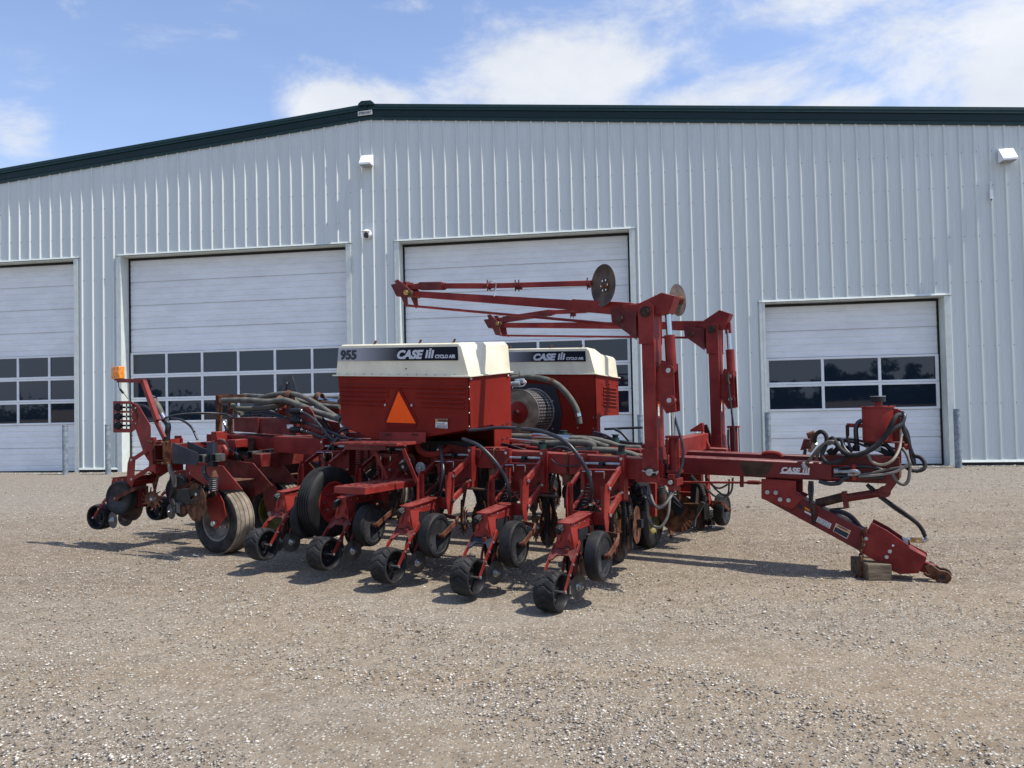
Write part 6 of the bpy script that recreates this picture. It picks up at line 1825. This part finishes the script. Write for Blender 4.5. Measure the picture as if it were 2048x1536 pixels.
# coulter with shield between the masts
b = MB(); nn2 = .55
b.prism([cB(x_, y_, n=nn2) for x_, y_ in ((1125, 620), (1280, 790), (1225, 915), (1060, 740))], (0, .05, 0), BLUEG); b.beam(cB(1130, 700, n=nn2 - .01), cB(1250, 800, n=nn2 - .01), .02, .014, SEALM)
b.prism([cB(x_, y_, n=nn2 + .01) for x_, y_ in ((1340, 745), (1480, 730), (1480, 820), (1350, 960), (1330, 960))], (0, .03, 0), RUSTD)
b.beam(cB(1280, 740, n=nn2), cB(1480, 740, n=nn2), .05, .02, RUST)
b.tube([cB(x_, y_, n=nn2 - .02) for x_, y_ in ((1370, 360), (1430, 430), (1510, 510), (1550, 620))], .032, SEALM, 10, rib=.016)
b.cyl(cB(1545, 620, n=nn2 - .02), cB(1545, 700, n=nn2 - .02), .034, PLAST, 12); b.prism([cB(x_, y_, n=nn2) for x_, y_ in ((1500, 700), (1565, 730), (1440, 950), (1430, 1050), (1370, 1045))], (0, .035, 0), SEAT)
b.prism([cB(x_, y_, n=nn2) for x_, y_ in ((1370, 820), (1470, 830), (1430, 960), (1350, 960))], (0, .02, 0), RUST)
b.beam(cB(1440, 420, n=nn2 + .1), cB(1420, 720, n=nn2 + .1), .10, .06, PLAST, up=(1, 0, 0))
b.build('coulter_arm', PL, smooth=32)
fluted.build('coulter_disc', PL, loc=cB(1205, 865, n=nn2 + .06), rotz=PI / 2 + .45, smooth=25)
# red cross beams and head plates between the masts
b = MB()
b.beam((-2.25, -.10, 1.085), (-2.25, .95, 1.10), .14, .17, RED)
for poly_ in (((460, 1152), (545, 1096), (560, 1097), (562, 1165), (460, 1165)), ((545, 1166), (562, 1166), (610, 1280), (600, 1300), (545, 1300))):
    b.prism([cE(x_, y_, n=.85) for x_, y_ in poly_], (0, .05, 0), RED)
b.prism([cE(x_, y_, n=.95) for x_, y_ in ((560, 1115), (590, 1108), (620, 1190), (620, 1290), (565, 1290))], (0, .02, 0), RUSTD)
b.prism(pt, (0, .05, 0), RED); b.prism([cE(x_, y_, n=.95) for x_, y_ in ((560, 1115), (590, 1108), (620, 1190), (620, 1290), (565, 1290))], (0, .02, 0), RUSTD)
b.beam((-2.3, -1.0, .95), (-2.3, -.1, .95), .12, .14, RED2)
b.beam((-2.9, -1.0, .88), (-2.9, 1.0, .88), .10, .10, RED2)
b.cyl((-2.0, -1.1, .965), (-1.88, -1.1, .965), .05, PLAST, 14)
b.build('cross_beam', PL, bevel=.005)

# ================================================================== THINGS STANDING ON THE YARD
b = MB()
b.box((0, 0, .068), (.20, .38, .136), WOOD)
ct = (-.523 + .10 * math.cos(R(27)) + .19 * math.cos(R(117)), -.273 + .10 * math.sin(R(27)) + .19 * math.sin(R(117)))
o = b.build('timber_block', None, bevel=.008, loc=(H0 + Tv * ct[0] + Nv * ct[1]).to_tuple(), rotz=-YAW + R(27))
tag(o, 'weathered timber block propping up the hitch end of the red drawbar', 'timber')

# ================================================================== TREES BEHIND THE CAMERA (mirrored in the panes)
LEAF = mat('tree_leaves', (0.050, 0.085, 0.025), 0.7, spec=0.25, var=0.4, vscale=1.2)
BARK = mat('tree_bark', (0.08, 0.06, 0.045), 0.9, var=0.3)
def tree_mesh(seed, h):
    rg = np.random.RandomState(seed)
    clumps = [(rg.uniform(-.28, .28) * h, rg.uniform(-.28, .28) * h, rg.uniform(.14, .88) * h, rg.uniform(.09, .17) * h) for _ in range(22)]
    V, Fs = [], []
    for cx_, cy_, cz_, cr_ in clumps:
        for _ in range(110):
            v = rg.normal(size=3); v /= np.linalg.norm(v); rr = cr_ * rg.uniform(.55, 1.1)
            p = np.array([cx_, cy_, cz_]) + v * rr
            a = rg.normal(size=3); a /= np.linalg.norm(a); c = np.cross(a, rg.normal(size=3)); c /= np.linalg.norm(c)
            s = .045 * h * rg.uniform(.6, 1.2); o_ = len(V)
            V += [tuple(p - a * s), tuple(p + c * s * .6), tuple(p + a * s), tuple(p - c * s * .6)]; Fs.append((o_, o_ + 1, o_ + 2, o_ + 3))
    return V, Fs
tprotos = []
for i, hh in enumerate((8.5, 7.0, 10.0)):
    V, Fs = tree_mesh(i + 1, hh)
    e = empty('broadleaf_tree', (0, -60, 0))
    m1 = MB(); m1.add(V, Fs, LEAF); m1.build('crown', e, smooth=0)
    m1 = MB(); m1.cyl((0, 0, 0), (.1, 0, hh * .55), .022 * hh, BARK, 8, r2=.01 * hh)
    for k in range(4): m1.cyl((.05, 0, hh * .3), (math.cos(k * 1.6) * hh * .2, math.sin(k * 1.6) * hh * .2, hh * .6), .01 * hh, BARK, 6, r2=.004 * hh)
    m1.build('trunk', e); tprotos.append(e)
spots = [(9.8, -76, 0, .55), (16.8, -75, 0, .86), (19.6, -77, 1, .78), (21.8, -75, 2, .70), (24.6, -78, 1, .55), (28.0, -75, 0, .80), (32, -77, 2, .5), (37, -74, 1, .7), (-67, -42, 1, .80), (4.5, -79, 1, .45), (-44, -76, 0, .30), (-30, -78, 1, .35)]
used = set()
for i, (x, y, k, sc_) in enumerate(spots):
    src = tprotos[k]
    if k not in used: e = src; used.add(k)
    else:
        e = src.copy(); C.objects.link(e)
        for ch_ in [c_ for c_ in bpy.data.objects if c_.parent == src]:
            c2_ = ch_.copy(); C.objects.link(c2_); c2_.parent = e
    e.location = (x, y, 0); e.scale = (sc_ * 1.2, sc_ * 1.2, sc_); e.rotation_euler.z = i * 1.3
    tag(e, 'dark leafy tree beyond the yard, mirrored ' + ('in the small right door' if x > 8 and x < 34 else 'at the left edge of the second door' if x < -60 else 'low in the wide door windows'), 'tree', 'trees mirrored in the door windows')

# unseen low hedge and scrub, added to reflect as a dark band in the lower panes
rg = np.random.RandomState(9)
V, Fs = [], []
for _ in range(16000):
    x = rg.uniform(-230, 110); y = -82 + rg.uniform(-1.5, 1.5); z = abs(rg.normal()) * 1.2 * (1 + .5 * math.sin(x * .31) * math.sin(x * .13))
    p = np.array([x, y, min(z, 3.2)]); a = rg.normal(size=3); a /= np.linalg.norm(a); c = np.cross(a, rg.normal(size=3)); c /= np.linalg.norm(c)
    q = rg.uniform(.25, .55); o_ = len(V)
    V += [tuple(p - a * q), tuple(p + c * q * .6), tuple(p + a * q), tuple(p - c * q * .6)]; Fs.append((o_, o_ + 1, o_ + 2, o_ + 3))
m1 = MB(); m1.add(V, Fs, LEAF); o = m1.build('hedge', None, smooth=0)
tag(o, 'unseen hedge and scrub added beyond the yard to darken the low pane reflections', 'hedge', kind='stuff')
